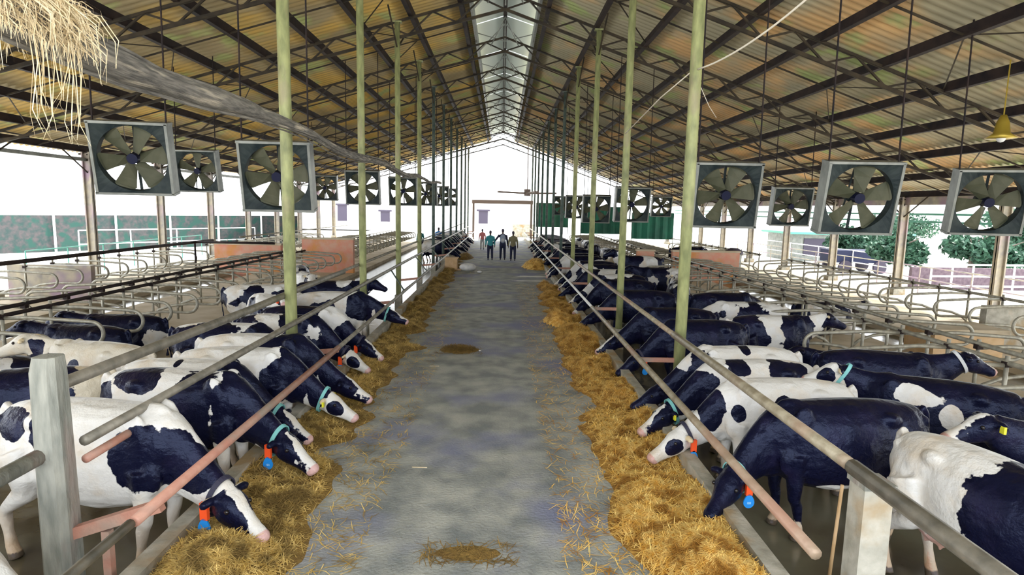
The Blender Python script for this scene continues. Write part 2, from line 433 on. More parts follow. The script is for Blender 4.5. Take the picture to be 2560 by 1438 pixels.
b = MB(); b.box((-.125, -.115, 1.32), (.125, .115, 1.36)); b.build('cap', M['wood'], t)

b = MB(); b.tube([(2.88, 4.78, -.3), (2.91, 4.75, .80)], [.015, .014], 8); b.build('stake', M['woodbox'], smooth=True, label='thin yellow stake standing left of the near right stub post', cat='stake')
# rails
def rail(pts, r, m, label, n=10):
    b = MB(); b.tube(pts, r, n); return b.build('guard_rail', m, smooth=True, label=label, cat='rail')
def ys(y0, y1, n): return [y0 + (y1 - y0) * i / (n - 1) for i in range(n)]
rail([(-3.42 + .02 * math.sin(y_), y_, 1.62) for y_ in ys(4.5, 13.0, 8)], .052, M['rail'], 'top grey pipe rail on the left posts, highest of three')
rail([(-3.42, y_, 1.64) for y_ in ys(13.1, 58, 6)], .035, M['rail'], 'far length of top grey rail beyond the second left post')
rail([(-3.20, y_, 1.22 + .01 * math.sin(y_)) for y_ in ys(4.5, 58, 12)], .042, M['rail'], 'middle grey pipe rail along the left posts')
rail([(-3.42, y_, 1.15) for y_ in (2.0, 3.0, 4.33)], .06, M['wood'], 'thick weathered wooden rail left of the near wooden stub post')
rail([(-3.22, y_, 1.05) for y_ in (4.53, 4.9, 5.6)], .035, M['rust'], 'short pinkish rail under the middle rail at the near wooden stub post')
rail([(-2.57, y_, .80) for y_ in (4.05, 6.5, 9.4)], .042, M['rust'], 'red-brown lower neck rail over the feeding cows at near left')
rail([(-2.58, y_, .80) for y_ in (2.2, 3.0, 4.02)], .036, M['rail'], 'short grey end of the lower left neck rail nearest the camera')
rail([(-2.57, y_, .80) for y_ in ys(9.45, 26, 5)], .036, M['rail'], 'grey lower neck rail on left beyond the nearest post')
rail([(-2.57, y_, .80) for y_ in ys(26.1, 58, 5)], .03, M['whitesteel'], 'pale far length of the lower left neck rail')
rail([(2.76, y_, 1.12) for y_ in (2.2, 3.2, 4.4)], .062, M['rail'], 'thick grey-green upper rail right of the near right stub post')
rail([(2.76, y_, 1.12) for y_ in (4.45, 6.8, 9.3)], .054, M['railtan'], 'upper right pipe rail between stub post and nearest roof post')
rail([(2.76, y_, 1.12) for y_ in ys(9.4, 58, 8)], .042, M['railtan'], 'upper right pipe rail beyond the nearest right roof post')
rail([(2.22, y_, .72) for y_ in (3.85, 7, 11, 14.3)], .044, M['railtan'], 'lower right neck rail with open cut end near the camera')
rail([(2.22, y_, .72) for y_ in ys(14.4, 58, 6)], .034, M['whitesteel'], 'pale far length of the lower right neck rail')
# mid fence rails on far left between posts (feed barrier without cows)
for i, yy in enumerate(BAYS[2:8]):
    b = MB(); b.bar((-2.57, yy + 1.6, .80), (-3.2, yy + .1, .3), .03, .03); b.bar((-2.57, yy + 1.6, .80), (-3.2, yy + 3.1, 1.2), .03, .03)
    b.build('barrier_strut', M['post_far'], label='diagonal struts between left rails after the %s left roof post' % ordw(i + 2), cat='strut', group='struts of the left feed barrier')

# outer columns
for sgn, px, nm in ((-1, -16.3, 'left'), (1, 16.3, 'right')):
    for i, yy in enumerate(BAYS):
        if i < 2: continue
        t = thing('outer_column', 'steel column on the open %s side of barn, %s the camera' % (nm, 'nearest' if i == 2 else ordw(i - 1) + ' from'), 'column', (px, yy, -.25), group='outer columns on the %s side' % nm)
        h = roofz(px) + .25 - .2
        b = MB(); ww = .16 if i > 2 else .26
        b.box((-ww, -.10, 0), (ww, -.07, h)) if False else None
        b.box((-ww, -.1, 0), (-ww + .05, .1, h)); b.box((ww - .05, -.1, 0), (ww, .1, h)); b.box((-ww, -.02, 0), (ww, .02, h))
        b.build('shaft', M['column'], t)
        b = MB(); b.box((-.24, -.22, -.05), (.24, .22, .35)); b.build('footing', M['kerb'], t)
        b = MB(); b.bar((0, 0, h - .1), (-sgn * 1.6, 0, h + .05), .05, .05); b.build('brace', M['lattice'], t)
b = MB(); b.box((-16.5, YN, 4.55), (-16.3, YF, 4.68)); b.build('eave_beam', M['fanrim'], label='pale eave tie beam along the left open side', cat='beam')
b = MB(); b.box((16.3, YN, 3.50), (16.5, YF, 3.80)); b.build('eave_beam', M['column'], label='grey eave beam along the right open side', cat='beam')
b = MB()
for z in (3.1, 2.8): b.box((16.9, YN, z), (16.98, YF, z + .08))
b.build('shade_rail', M['greenpipe'], label='teal curtain rails under the right eave', cat='rail')

# ------------------------------------------------------------------ stall dividers
def make_divider(direction):
    """hoop pointing in +x*direction from its post"""
    t = thing('stall_divider', 'x', 'stall divider')
    b = MB(); b.tube([(0, 0, 0), (0, 0, 1.22)], .03, 8); b.build('upright', M['loop'], t, smooth=True)
    d = direction; P = [(0, 0, 1.08)]
    L_ = 1.75; zc, rr = .83, .21
    P += [(d * .5, 0, 1.10), (d * (L_ - rr), 0, zc + rr)]
    for a in range(75, -91, -15): P.append((d * (L_ - rr + rr * math.cos(R(a))), 0, zc + rr * math.sin(R(a))))
    P += [(d * .9, 0, zc - rr), (d * .45, 0, zc - rr - .06), (d * .15, 0, .45), (0, 0, .32)]
    b = MB(); b.tube(P, .034, 8); b.build('hoop', M['loop'], t, smooth=True)
    b = MB(); b.box((-.05, -.045, 1.06), (.05, .045, 1.14)); b.build('clamp', M['steel_dark'], t)
    return t
pr = {1: make_divider(1), -1: make_divider(-1)}
trs = {k_: tree(o) for k_, o in pr.items()}
first = {1: True, -1: True}
ROWS = [(-8.85, 1, 'nearest the left cow alley', 'row of hoops beside left cow alley', 4.9, 40), (-9.35, -1, 'in the second row on the left', 'second row of hoops on left', 4.9, 34), (-14.7, 1, 'in the outermost left row', 'outermost left row of hoops', 12.95, 28),
        (7.35, -1, 'nearest the right cow alley', 'row of hoops beside right cow alley', 4.9, 40), (7.85, 1, 'in the second row on the right', 'second row of hoops on right', 4.9, 34), (13.1, -1, 'in the outermost right row', 'outermost right row of hoops', 9.5, 28)]
for px, d, ln, gp, y0, n in ROWS:
    c_ = 0
    for i in range(n):
        yy = y0 + 1.15 * i
        if 27.6 < yy < 29.9 or (px in (-8.85, 7.35) and 16.5 < yy < 18.0): continue
        c_ += 1
        if first[d]: o = pr[d]; first[d] = False
        else: o = dup(pr[d], trs[d])
        o.location = (px, yy, -.14)
        o.rotation_euler = (0, 0, R(random.Random(i * 7 + int(px * 10)).uniform(-3, 3)))
        o['label'] = 'curved pipe stall divider, %s %s the camera %s' % (ordw(c_) if c_ > 1 else 'closest', 'from' if c_ > 1 else 'to', ln)
        o['group'] = gp
for px, z, nm in ((-8.85, .96, 'of the stall row beside left alley'), (-9.35, .99, 'of the second left stall row'), (-12.95, 1.35, 'along the outermost left stalls'), (7.35, .96, 'of the stall row beside right alley'), (7.85, .99, 'of the second right stall row'), (13.1, .96, 'along the outermost right stalls')):
    dark = px < 0
    b = MB(); b.tube([(px, y_, z + .02) for y_ in ys(4.2 if dark else 4.2, 27.2, 5)], .04 if px != -12.95 else .06, 8)
    b.build('stall_rail', M['steel_dark'] if dark else M['loop'], smooth=True, label='long pipe rail %s, near half' % nm, cat='rail')
    b = MB(); b.tube([(px, y_, z + .02) for y_ in ys(30, 51, 4)], .035, 8)
    b.build('stall_rail', M['loop'], smooth=True, label='long pipe rail %s, far half' % nm, cat='rail')
b = MB(); b.tube([(-12.95, 25.6, 1.38), (-9.6, 25.6, 1.38)], .05, 8); b.tube([(-12.95, 25.6, -.14), (-12.95, 25.6, 1.38)], .04, 8)
b.build('cross_rail', M['steel_dark'], smooth=True, label='dark pipe rail running crosswise over the left stall rows', cat='rail')
# rails standing in left and right outer edge of the barn
def railing(name, p0, p1, n, h, m, label, zs=(1.0, .6), r=.025):
    t = thing('railing', label, 'railing'); p0 = Vector(p0); p1 = Vector(p1)
    for z in zs:
        b = MB(); b.tube([p0 + Vector((0, 0, z * h)), p1 + Vector((0, 0, z * h))], r, 6); b.build('rail', m, t)
    for i in range(n):
        p = p0.lerp(p1, i / (n - 1)); b = MB(); b.tube([p, p + Vector((0, 0, h))], r, 6); b.build('upright', m, t)
    return t
railing('r', (-18.8, 24, -.25), (-18.8, 38, -.25), 7, 1.25, M['greenpipe'], 'teal pipe railing outside the left open side', zs=(1.0,))
railing('r', (-25, 36, -.25), (-18.3, 45, -.25), 5, 1.5, M['whitesteel'], 'white two-bar railing before the left boundary fence', zs=(1.0, .45), r=.035)
railing('r', (18.2, 14, -.25), (18.2, 46, -.25), 12, 1.15, M['column'], 'thin grey pipe railing just outside the right open side', zs=(1.0, .55))
railing('r', (18.6, 25.5, -.25), (26.5, 26.2, -.25), 9, 1.25, M['whitesteel'], 'white yard railing at far right', zs=(1.0, .6, .25), r=.04)
railing('r', (20, 30, -.25), (20, 60, -.25), 9, 1.3, M['whitesteel'], 'white railing along the right yard path', zs=(1.0, .5), r=.03)

# pink crossover walls
def brickwall(x0, x1, y0, h, label, th=.3):
    t = thing('crossover_wall', label, 'wall', ((x0 + x1) / 2, y0, -.3)); w2 = (x1 - x0) / 2
    b = MB(); b.box((-w2, -th / 2, 0), (w2, th / 2, h)); b.build('wall_body', M['brick'], t)
    b = MB(); b.box((-w2 - .04, -th / 2 - .04, h), (w2 + .04, th / 2 + .04, h + .08)); b.build('coping', M['bed'], t)
brickwall(-9.4, -7.0, 28.6, 1.72, 'pink plastered wall end between left stall blocks')
brickwall(-13.5, -10.4, 28.6, 1.4, 'low pink wall left of the tall pink wall end on the left')
brickwall(6.5, 7.3, 28.6, 1.45, 'orange-pink pillar at the end of the right stall block')
brickwall(8.2, 11.4, 28.6, 1.45, 'low pink plastered wall on the right')
t = thing('water_trough', 'brown trough box standing by the right stalls', 'trough', (10.6, 13.6, -.3))
b = MB(); b.box((-.8, -.5, 0), (.8, .5, .75)); b.build('trough_body', M['woodbox'], t)
b = MB(); b.box((-.86, -.56, .75), (.86, .56, .85)); b.build('rim', M['bed'], t)
t = thing('feed_bin', 'small grey metal bin with dark lid beyond the right pink wall', 'bin', (11.9, 30.5, -.14))
b = MB(); b.tube([(0, 0, 0), (0, 0, 1.1)], [.35, .42], 14); b.build('bin_body', M['fanrim'], t)
b = MB(); b.tube([(0, 0, 1.1), (0, 0, 1.25), (0, 0, 1.4)], [.46, .46, .2], 14); b.build('lid', M['dark'], t)
slab('low_wall', -15.5, -12.9, 19.0, 19.2, -.2, 1.0, M['column'], label='dark partition panel at far left stalls under the rails', cat='partition')
slab('low_wall', 12.0, 14.4, 14.4, 14.6, -.2, .9, M['kerb'], label='grey concrete partition at the right stalls', cat='partition')

# ------------------------------------------------------------------ fans
def make_fan(size=1.22, nb=6, seed=0):
    t = thing('ventilation_fan', 'x', 'fan')
    h = size / 2; r = h * .92; n = 48
    b = MB(); V = []
    for y_ in (-.14, .14):
        for k_ in range(n):
            a = 2 * math.pi * k_ / n; c_, s_ = math.cos(a), math.sin(a); q = h / max(abs(c_), abs(s_))
            V.append((q * c_, y_, q * s_)); V.append((r * c_, y_ * .6, r * s_))
    F = []
    for k_ in range(n):
        k2 = (k_ + 1) % n; o2 = 2 * n
        F += [(2 * k_, 2 * k2, 2 * k2 + 1, 2 * k_ + 1), (o2 + 2 * k_, o2 + 2 * k_ + 1, o2 + 2 * k2 + 1, o2 + 2 * k2),
              (2 * k_, o2 + 2 * k_, o2 + 2 * k2, 2 * k2), (2 * k_ + 1, 2 * k2 + 1, o2 + 2 * k2 + 1, o2 + 2 * k_ + 1)]
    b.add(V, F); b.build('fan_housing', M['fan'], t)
    b = MB()
    for s_ in (-1, 1):
        b.box((-h - .03, -.15, s_ * h - .022), (h + .03, .15, s_ * h + .022)); b.box((s_ * h - .022, -.15, -h), (s_ * h + .022, .15, h))
    b.build('outer_rim', M['fanrim'], t)
    rn = random.Random(seed); a0 = rn.uniform(0, 60)
    for k_ in range(nb):
        b = MB(); a = R(a0 + 360 / nb * k_); V = []
        for rr, ww in ((.10, .07), (.25 * size * 1.2, .13), (.42 * size, .17), (.455 * size, .13)):
            for s_ in (-1, 1):
                for th in (-.006, .006):
                    x_, z_, y_ = rr, s_ * ww * .95, s_ * .05 + th
                    V.append((x_ * math.cos(a) - z_ * math.sin(a), y_, x_ * math.sin(a) + z_ * math.cos(a)))
        F = []
        for i in range(3):
            p = i * 4; q = p + 4; F += [(p, p + 2, q + 2, q), (p + 1, q + 1, q + 3, p + 3), (p, q, q + 1, p + 1), (p + 2, p + 3, q + 3, q + 2)]
        F += [(0, 1, 3, 2), (12, 14, 15, 13)]
        b.add(V, F); b.build('fan_blade', M['blade'], t)
    b = MB(); b.disc((0, -.02, 0), (0, 1, 0), .09, .16); b.build('hub', M['motor'], t)
    b = MB(); b.tube([(0, .12, 0), (0, .32, 0)], .11, 12); b.build('motor', M['fan'], t, smooth=True)
    b = MB(); b.bar((0, .15, -h), (0, .15, h), .04, .03); b.bar((-.18, .15, -h), (-.05, .15, h), .025, .02) if nb == 5 else None
    b.build('motor_bracket', M['fan'], t)
    return t
FANS = [(-6.5, 10.9, 3.80, 10, 6, 'large square fan at upper left, its blades clearly visible'),
        (-4.10, 11.2, 3.55, 4, 6, 'square fan hanging just behind the nearest left roof post'),
        (-9.3, 18.8, 4.0, 2, 5, 'smaller square fan between the two large left fans'),
        (4.35, 11.8, 3.40, -3, 6, 'square fan just right of the nearest right roof post'),
        (6.2, 10.5, 3.36, -4, 5, 'large square fan at centre of the right side, dark hub'),
        (9.4, 11.6, 3.36, -14, 6, 'square fan cut by the right edge of the picture'),
        (9.45, 19.7, 3.30, -4, 6, 'small dark fan between two large right fans'),
        (-5.2, 22.8, 3.72, 4, 6, 'square fan behind the second left roof post'),
        (-4.45, 27.4, 3.72, 0, 5, 'fan behind the third left roof post'),
        (-9.0, 31, 3.9, 6, 6, 'half hidden fan left of the fan behind the second left post'),
        (-4.2, 33.4, 3.75, 0, 6, 'dark fan beyond the fourth left roof post'),
        (-4.1, 39.6, 3.75, 0, 6, 'farthest fan but one in the left row'),
        (-4.0, 46.0, 3.8, 0, 5, 'farthest fan in the left row'),
        (4.7, 21.9, 3.28, 0, 5, 'fan behind the second right roof post'),
        (4.3, 27.6, 3.1, 0, 6, 'dark fan behind the third right roof post'),
        (9.9, 37.5, 3.35, 0, 6, 'distant fan right of the fan behind the second right post'),
        (4.2, 34.0, 3.2, 0, 6, 'dark fan behind the fourth right roof post'),
        (4.1, 41.0, 3.3, 0, 6, 'farthest fan of the right row')]
fp = {5: make_fan(nb=5, seed=3), 6: make_fan(nb=6, seed=1)}
ft = {k_: tree(o) for k_, o in fp.items()}; ff = {5: True, 6: True}
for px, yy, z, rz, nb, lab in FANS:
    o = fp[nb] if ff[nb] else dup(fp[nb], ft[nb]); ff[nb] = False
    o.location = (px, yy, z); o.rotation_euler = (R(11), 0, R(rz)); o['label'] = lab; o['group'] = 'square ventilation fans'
    for s_ in (-1, 1):
        xr = px + s_ * .58; b = MB(); b.tube([(s_ * .58, 0, .6), (s_ * .58, .194 * (roofz(xr) - z), (roofz(xr) - z) * 1.0 + .03)], .016, 5); b.build('hanger', M['steel_dark'], o)
# ceiling fan with long blades far down the aisle
t = thing('ceiling_fan', 'long-bladed ceiling fan high over the far end of the aisle', 'fan', (1.9, 46, 4.2))
for k_ in range(4):
    a = R(195 + 90 * k_); b = MB(); b.bar((.1 * math.cos(a), .1 * math.sin(a), 0), (2.3 * math.cos(a), 2.3 * math.sin(a), .05), .34, .12); b.build('fan_blade', M['beam'], t)
b = MB(); b.tube([(0, 0, -.2), (0, 0, .3)], .25, 12); b.build('hub', M['beam'], t)
b = MB(); b.tube([(0, 0, .3), (0, 0, 4.7)], .04, 6); b.build('drop_rod', M['beam'], t)

# hanging pipe wrapped in old straw, rope, lamp
rn = random.Random(5)
P = []; rad = []
for i in range(60):
    q = i / 59; yy = 2.6 + q * 28
    P.append((-3.02 - .1 * q + .02 * math.sin(yy * 2.1), yy, 4.2 + .05 * math.sin(yy * .9) - .12 * math.sin(q * math.pi)))
    rad.append((.135 if yy < 4.2 else .135 - .075 * min(1, (yy - 4.2) / 5)) * (1 + .12 * rn.uniform(-1, 1)))
b = MB(); b.tube(P, rad, 14)
for q in range(22):
    a0 = rn.uniform(0, 6.28); tw = rn.uniform(-.12, .12); i0 = rn.randrange(0, 20); i1 = i0 + rn.randrange(14, 38)
    Q = [(P[i][0] + math.cos(a0 + tw * i) * rad[i] * 1.02, P[i][1], P[i][2] + math.sin(a0 + tw * i) * rad[i] * 1.02 - (.05 if q % 5 == 0 else 0) * math.sin((i - i0) / 5)) for i in range(i0, min(i1, 59))]
    b.tube(Q, .012 if q % 3 else .018, 5)
b.build('hanging_pipe', M['pipe'], smooth=True, label='thick frayed wrapped pipe hanging along the left roof posts', cat='pipe')
b = MB()
def blade(b, pts, w):
    pts = [Vector(p) for p in pts]; V = []
    s_ = (pts[-1] - pts[0]).cross(Vector((rn.uniform(-1, 1), rn.uniform(-1, 1), rn.uniform(-1, 1))))
    s_ = s_.normalized() * w / 2 if s_.length > 1e-6 else Vector((w / 2, 0, 0))
    for i, p in enumerate(pts):
        k_ = 1 if i < len(pts) - 1 else .3
        V += [p - s_ * k_, p + s_ * k_]
    b.add(V, [(2 * i, 2 * i + 1, 2 * i + 3, 2 * i + 2) for i in range(len(pts) - 1)])
for i in range(3000):
    yy = rn.uniform(2.9, 4.3); a = rn.uniform(-.6, math.pi + .2)
    c_ = Vector((-3.04, yy, 4.2)); rr = .15 + rn.uniform(0, .10)
    p = c_ + Vector((math.cos(a) * rr, 0, math.sin(a) * rr))
    out = Vector((math.cos(a), rn.uniform(-1.6, 1.2), max(0, math.sin(a)) * .5)).normalized()
    ln = rn.uniform(.06, .22) if rn.random() < .95 else rn.uniform(.25, .45)
    if yy < 3.7 and rn.random() < .5: ln *= .6
    p1 = p + out * ln * .3 + Vector((0, 0, -.02)); p2 = p1 + out * ln * .35 + Vector((rn.uniform(-.05, .05), rn.uniform(-.05, .05), -ln * .4)); p3 = p2 + Vector((rn.uniform(-.03, .03), rn.uniform(-.03, .03), -ln * .45))
    blade(b, [p, p1, p2, p3], .006)
for i in range(26):
    p = Vector((-2.86 + rn.uniform(-.05, .04), 4.0 + rn.uniform(-.2, .25), 4.15)); L_ = rn.uniform(.4, .75)
    blade(b, [p, p + Vector((.02, .0, -L_ * .4)), p + Vector((rn.uniform(-.04, .04), 0, -L_ * .8)), p + Vector((rn.uniform(-.06, .06), 0, -L_))], .006)
b.build('straw_tuft', M['strawP'], kind='stuff', label='pale dry straw draped over the hanging pipe at top left', cat='straw')
P = []
for i in range(22):
    q = i / 21; P.append((2.9 + q * 1.3, 9.3 - q * 3.8, 5.18 + 1.45 * q ** 1.7 - .05 * math.sin(q * 3.14)))
b = MB(); b.tube(P, .014, 6); b.build('rope', M['rope'], smooth=True, label='pale rope curving from nearest right post up to the roof', cat='rope')
b = MB(); b.tube([(2.82, 9.42, 5.15), (2.7, 10.6, 5.0), (2.55, 12.8, 4.65)], .010, 6); b.tube([(2.95, 9.5, 5.1), (3.3, 9.9, 4.75), (3.5, 10.1, 4.6)], .006, 5)
b.build('rope', M['rope'], smooth=True, label='thin rope ends hanging left below the knot on nearest right post', cat='rope')
t = thing('pendant_lamp', 'small brass-yellow pendant lamp under the right roof slope', 'lamp', (9.85, 12.0, 4.62))
b = MB(); b.tube([(0, 0, .45), (0, 0, .3), (0, 0, .1), (0, 0, 0)], [.05, .11, .14, .27], 14); b.build('lamp_shade', M['lamp'], t, smooth=True)
b = MB(); b.tube([(0, 0, .45), (0, 0, 1.5)], .012, 5); b.build('cord', M['lamp'], t)
b = MB(); b.ball((0, 0, .0), .08); b.build('bulb', M['whitesteel'], t, smooth=True)

# ------------------------------------------------------------------ straw on the feed table
NOSES = [(-2.1, 5.2, .34), (-2.05, 6.35, .3), (-2.3, 7.4, .3), (-1.95, 7.95, .3), (-2.0, 8.85, .3), (-2.3, 10.6, .3), (-2.2, 11.5, .3), (1.85, 5.55, .32), (1.75, 6.8, .32), (1.85, 7.7, .3), (1.95, 8.7, .3), (2.05, 10.6, .3), (2.0, 12.2, .3)]
HEAPS = [(-2.35, 4.45, .38, .17), (-1.85, 5.9, .35, .13), (-1.75, 7.1, .35, .12), (1.75, 4.7, .42, .20), (1.2, 5.7, .5, .13), (1.25, 4.6, .4, .08), (1.6, 6.2, .3, .12), (1.9, 9.5, .35, .18), (1.9, 13.4, .45, .22)]
def shape_bed(x_, y_, h_):
    for a, b_, r_ in NOSES:
        d = ((x_ - a) ** 2 + (y_ - b_) ** 2) / (r_ * r_)
        if d < 6: h_ *= 1 - .75 * math.exp(-d)
    for a, b_, r_, q in HEAPS:
        d = ((x_ - a) ** 2 + (y_ - b_) ** 2) / (r_ * r_)
        if d < 5: h_ += q * math.exp(-d * 1.2)
    return h_
def ss(a, b_, x_): 
    q = max(0, min(1, (x_ - a) / (b_ - a))); return q * q * (3 - 2 * q)
def heapL(x_, y_):
    w_ = 1.0 + .45 * noise.noise((y_ * .9, 1, 3)) + .18 * noise.noise((y_ * 2.3, 5, 3)) - .012 * y_
    e = ss(-2.74 + w_, -2.74 + w_ * .45, x_)
    h_ = .035 + .19 * max(0, noise.noise((x_ * 1.6, y_ * 1.1, 7)) + .22) + .05 * noise.noise((x_ * 6, y_ * 6, 2))
    return e * max(.01, shape_bed(x_, y_, h_)) - .004
def heapR(x_, y_):
    w_ = 1.08 + .55 * noise.noise((y_ * .8, 9, 3)) + .15 * noise.noise((y_ * 2.5, 5, 8)) - .012 * y_
    e = ss(2.19 - w_, 2.19 - w_ * .45, x_)
    h_ = .04 + .22 * max(0, noise.noise((x_ * 1.5, y_ * 1.0, 17)) + .22) + .05 * noise.noise((x_ * 6, y_ * 6, 12))
    return e * max(.01, shape_bed(x_, y_, h_)) - .004
def strand_mesh(b, pos, ln, w_, rn, flat=.25):
    n = len(pos); V = np.zeros((n, 6, 3)); 
    th = rn.uniform(0, 2 * np.pi, n); el = rn.normal(0, flat, n); L_ = rn.uniform(.5, 1.0, n) * ln
    d = np.stack([np.cos(th) * np.cos(el), np.sin(th) * np.cos(el), np.sin(el)], 1)
    side = np.stack([-np.sin(th), np.cos(th), np.zeros(n)], 1) * w_ / 2
    kink = rn.normal(0, .22, (n, 3)); kink[:, 2] = np.abs(kink[:, 2]) * .7
    a = pos - d * L_[:, None] / 2; c_ = pos + d * L_[:, None] / 2; mid = pos + kink * L_[:, None] * .35
    a[:, 2] = np.maximum(a[:, 2], .004); c_[:, 2] = np.maximum(c_[:, 2], .004)
    for i, (p, s_) in enumerate(((a, .6), (mid, 1), (c_, .5))): V[:, 2 * i] = p - side * s_; V[:, 2 * i + 1] = p + side * s_
    base = (np.arange(n) * 6)[:, None]
    F = np.concatenate([base + np.array([0, 1, 3, 2]), base + np.array([2, 3, 5, 4])])
    b.add(V.reshape(-1, 3).tolist(), F.tolist())
def straw(name, hf, x0, x1, y0, y1, nfun, mg, ms, label, seed, ln=.21, wd=.0085, kind='stuff', cat='straw'):
    """litter bed with a strand layer; returned as one uncountable object (two material slots)"""
    b = MB(); dx = .06
    nx = int((x1 - x0) / dx) + 1
    Y = []; y_ = y0
    while y_ < y1: Y.append(y_); y_ += .05 + .006 * max(0, y_ - 5)
    V = [(x0 + (x1 - x0) * i / (nx - 1), yy, hf(x0 + (x1 - x0) * i / (nx - 1), yy)) for yy in Y for i in range(nx)]
    F = [(j * nx + i, j * nx + i + 1, (j + 1) * nx + i + 1, (j + 1) * nx + i) for j in range(len(Y) - 1) for i in range(nx - 1)
         if max(V[j * nx + i][2], V[j * nx + i + 1][2], V[(j + 1) * nx + i][2]) > -.002]
    b.add(V, F); nb = len(F)
    r = np.random.default_rng(seed); pos = []
    n = nfun
    while len(pos) < n:
        yy = y0 + (y1 - y0) * r.random() ** 1.9; xx = x0 + (x1 - x0) * r.random(); h_ = hf(xx, yy)
        if h_ > .012 and r.random() < .25 + h_ * 5: pos.append((xx, yy, h_ + r.random() * .035))
        elif r.random() < .03 and abs(h_) < .02: pos.append((xx, yy, .006))
    strand_mesh(b, np.array(pos), ln, wd, r)
    o = b.build(name, mg, kind=kind, label=label, cat=cat)
    o.data.materials.append(ms)
    mi = np.zeros(len(o.data.polygons), dtype=np.int32); mi[nb:] = 1; o.data.polygons.foreach_set('material_index', mi)
    return o
straw('straw_feed', heapL, -2.74, -1.2, 3.2, 34, 46000, M['strawD'], M['strawL'], 'long strip of olive-brown straw feed along the left kerb', 1)
straw('straw_feed', heapR, .6, 2.19, 3.4, 24, 56000, M['strawB'], M['straw'], 'long strip of golden straw feed along the right kerb', 2)
def pile(cx_, cy_, rx, ry, h, n, mg, ms, label, seed):
    def hf(x_, y_):
        d = math.sqrt(((x_ - cx_) / rx) ** 2 + ((y_ - cy_) / ry) ** 2)
        return h * max(0, 1 - d * d) * (1 + .3 * noise.noise((x_ * 5, y_ * 5, seed))) - .004
    return straw('straw_pile', hf, cx_ - rx * 1.2, cx_ + rx * 1.2, cy_ - ry * 1.2, cy_ + ry * 1.2, n, mg, ms, label, seed, cat='straw pile')
pile(-.87, 12.7, .42, .32, .07, 900, M['strawD'], M['strawD'], 'small brown straw scatter lying in the middle of the aisle', 4)
pile(1.85, 31.5, .75, 1.6, .45, 1500, M['straw'], M['straw'], 'golden straw pile by the far right kerb before the painted sun patches', 6)
pile(-2.2, 36.5, .5, 1.5, .3, 800, M['strawD'], M['strawL'], 'dark straw pile by the far left kerb', 8)
pile(-.25, 5.0, .35, .13, .015, 160, M['strawD'], M['strawD'], 'few loose straws on the aisle floor close to the camera', 9)
pile(1.62, 16.2, .42, .9, .30, 1600, M['straw'], M['straw'], 'orange straw mound on the right under the black cow with white muzzle', 10)

# ------------------------------------------------------------------ cows
def tube_sec(b, secs, n=16, p=2.3):
    """closed body from sections (x,z,halfwidth,halfheight[,y]); frames follow the path in the XZ plane"""
    V = []; m = len(secs)
    for i, s in enumerate(secs):
        q0 = secs[max(0, i - 1)]; q1 = secs[min(m - 1, i + 1)]
        dx, dz = q1[0] - q0[0], q1[1] - q0[1]; L_ = math.hypot(dx, dz) or 1
        nx_, nz_ = -dz / L_, dx / L_; yo = s[4] if len(s) > 4 else 0
        for k_ in range(n):
            a = 2 * math.pi * k_ / n; c_, s_ = math.cos(a), math.sin(a)
            cc = math.copysign(abs(c_) ** (2 / p), c_); sc = math.copysign(abs(s_) ** (2 / p), s_)
            V.append((s[0] + nx_ * sc * s[3], yo + cc * s[2], s[1] + nz_ * sc * s[3]))
    F = [tuple(range(n)), tuple((m - 1) * n + k_ for k_ in range(n - 1, -1, -1))]
    for i in range(m - 1):
        for k_ in range(n):
            F.append((i * n + k_, (i + 1) * n + k_, (i + 1) * n + (k_ + 1) % n, i * n + (k_ + 1) % n))
    b.add(V, F)
NECK = {  # sections along the neck, then poll point and nose point of the head
    'graze': ([(.50, 1.05, .21, .33), (.70, .94, .155, .29), (.90, .80, .125, .225), (1.08, .69, .11, .175), (1.20, .64, .10, .15)], (1.19, .665), (1.61, .40)),
    'low': ([(.52, 1.08, .20, .30), (.74, 1.03, .145, .26), (.95, .95, .115, .21), (1.12, .88, .10, .17), (1.24, .84, .095, .14)], (1.23, .86), (1.66, .68)),
    'level': ([(.52, 1.10, .20, .30), (.72, 1.12, .145, .27), (.88, 1.19, .115, .22), (1.02, 1.27, .10, .17), (1.10, 1.32, .095, .14)], (1.09, 1.35), (1.52, 1.16)),
    'up': ([(.52, 1.10, .20, .30), (.68, 1.18, .145, .27), (.80, 1.30, .115, .22), (.88, 1.42, .10, .17), (.93, 1.50, .095, .14)], (.92, 1.52), (1.34, 1.34)),
}
def head_secs(P0, P1):
    dx, dz = P1[0] - P0[0], P1[1] - P0[1]; L_ = math.hypot(dx, dz); ux, uz = dx / L_, dz / L_
    out = []
    for t_, off, hw, hh in ((-.10, -.02, .05, .05), (-.04, -.01, .085, .095), (.08, -.015, .112, .125), (.24, -.02, .118, .125), (.42, -.022, .092, .108), (.62, -.018, .070, .085), (.80, -.012, .068, .070), (.92, -.012, .074, .068), (1.0, -.015, .062, .055), (1.035, -.02, .035, .03)):
        out.append((P0[0] + ux * L_ * t_ - uz * 0 + (-uz) * off, P0[1] + uz * L_ * t_ + ux * off, hw * 1.1, hh * 1.12))
    return out, (ux, uz, L_)
_dg = None
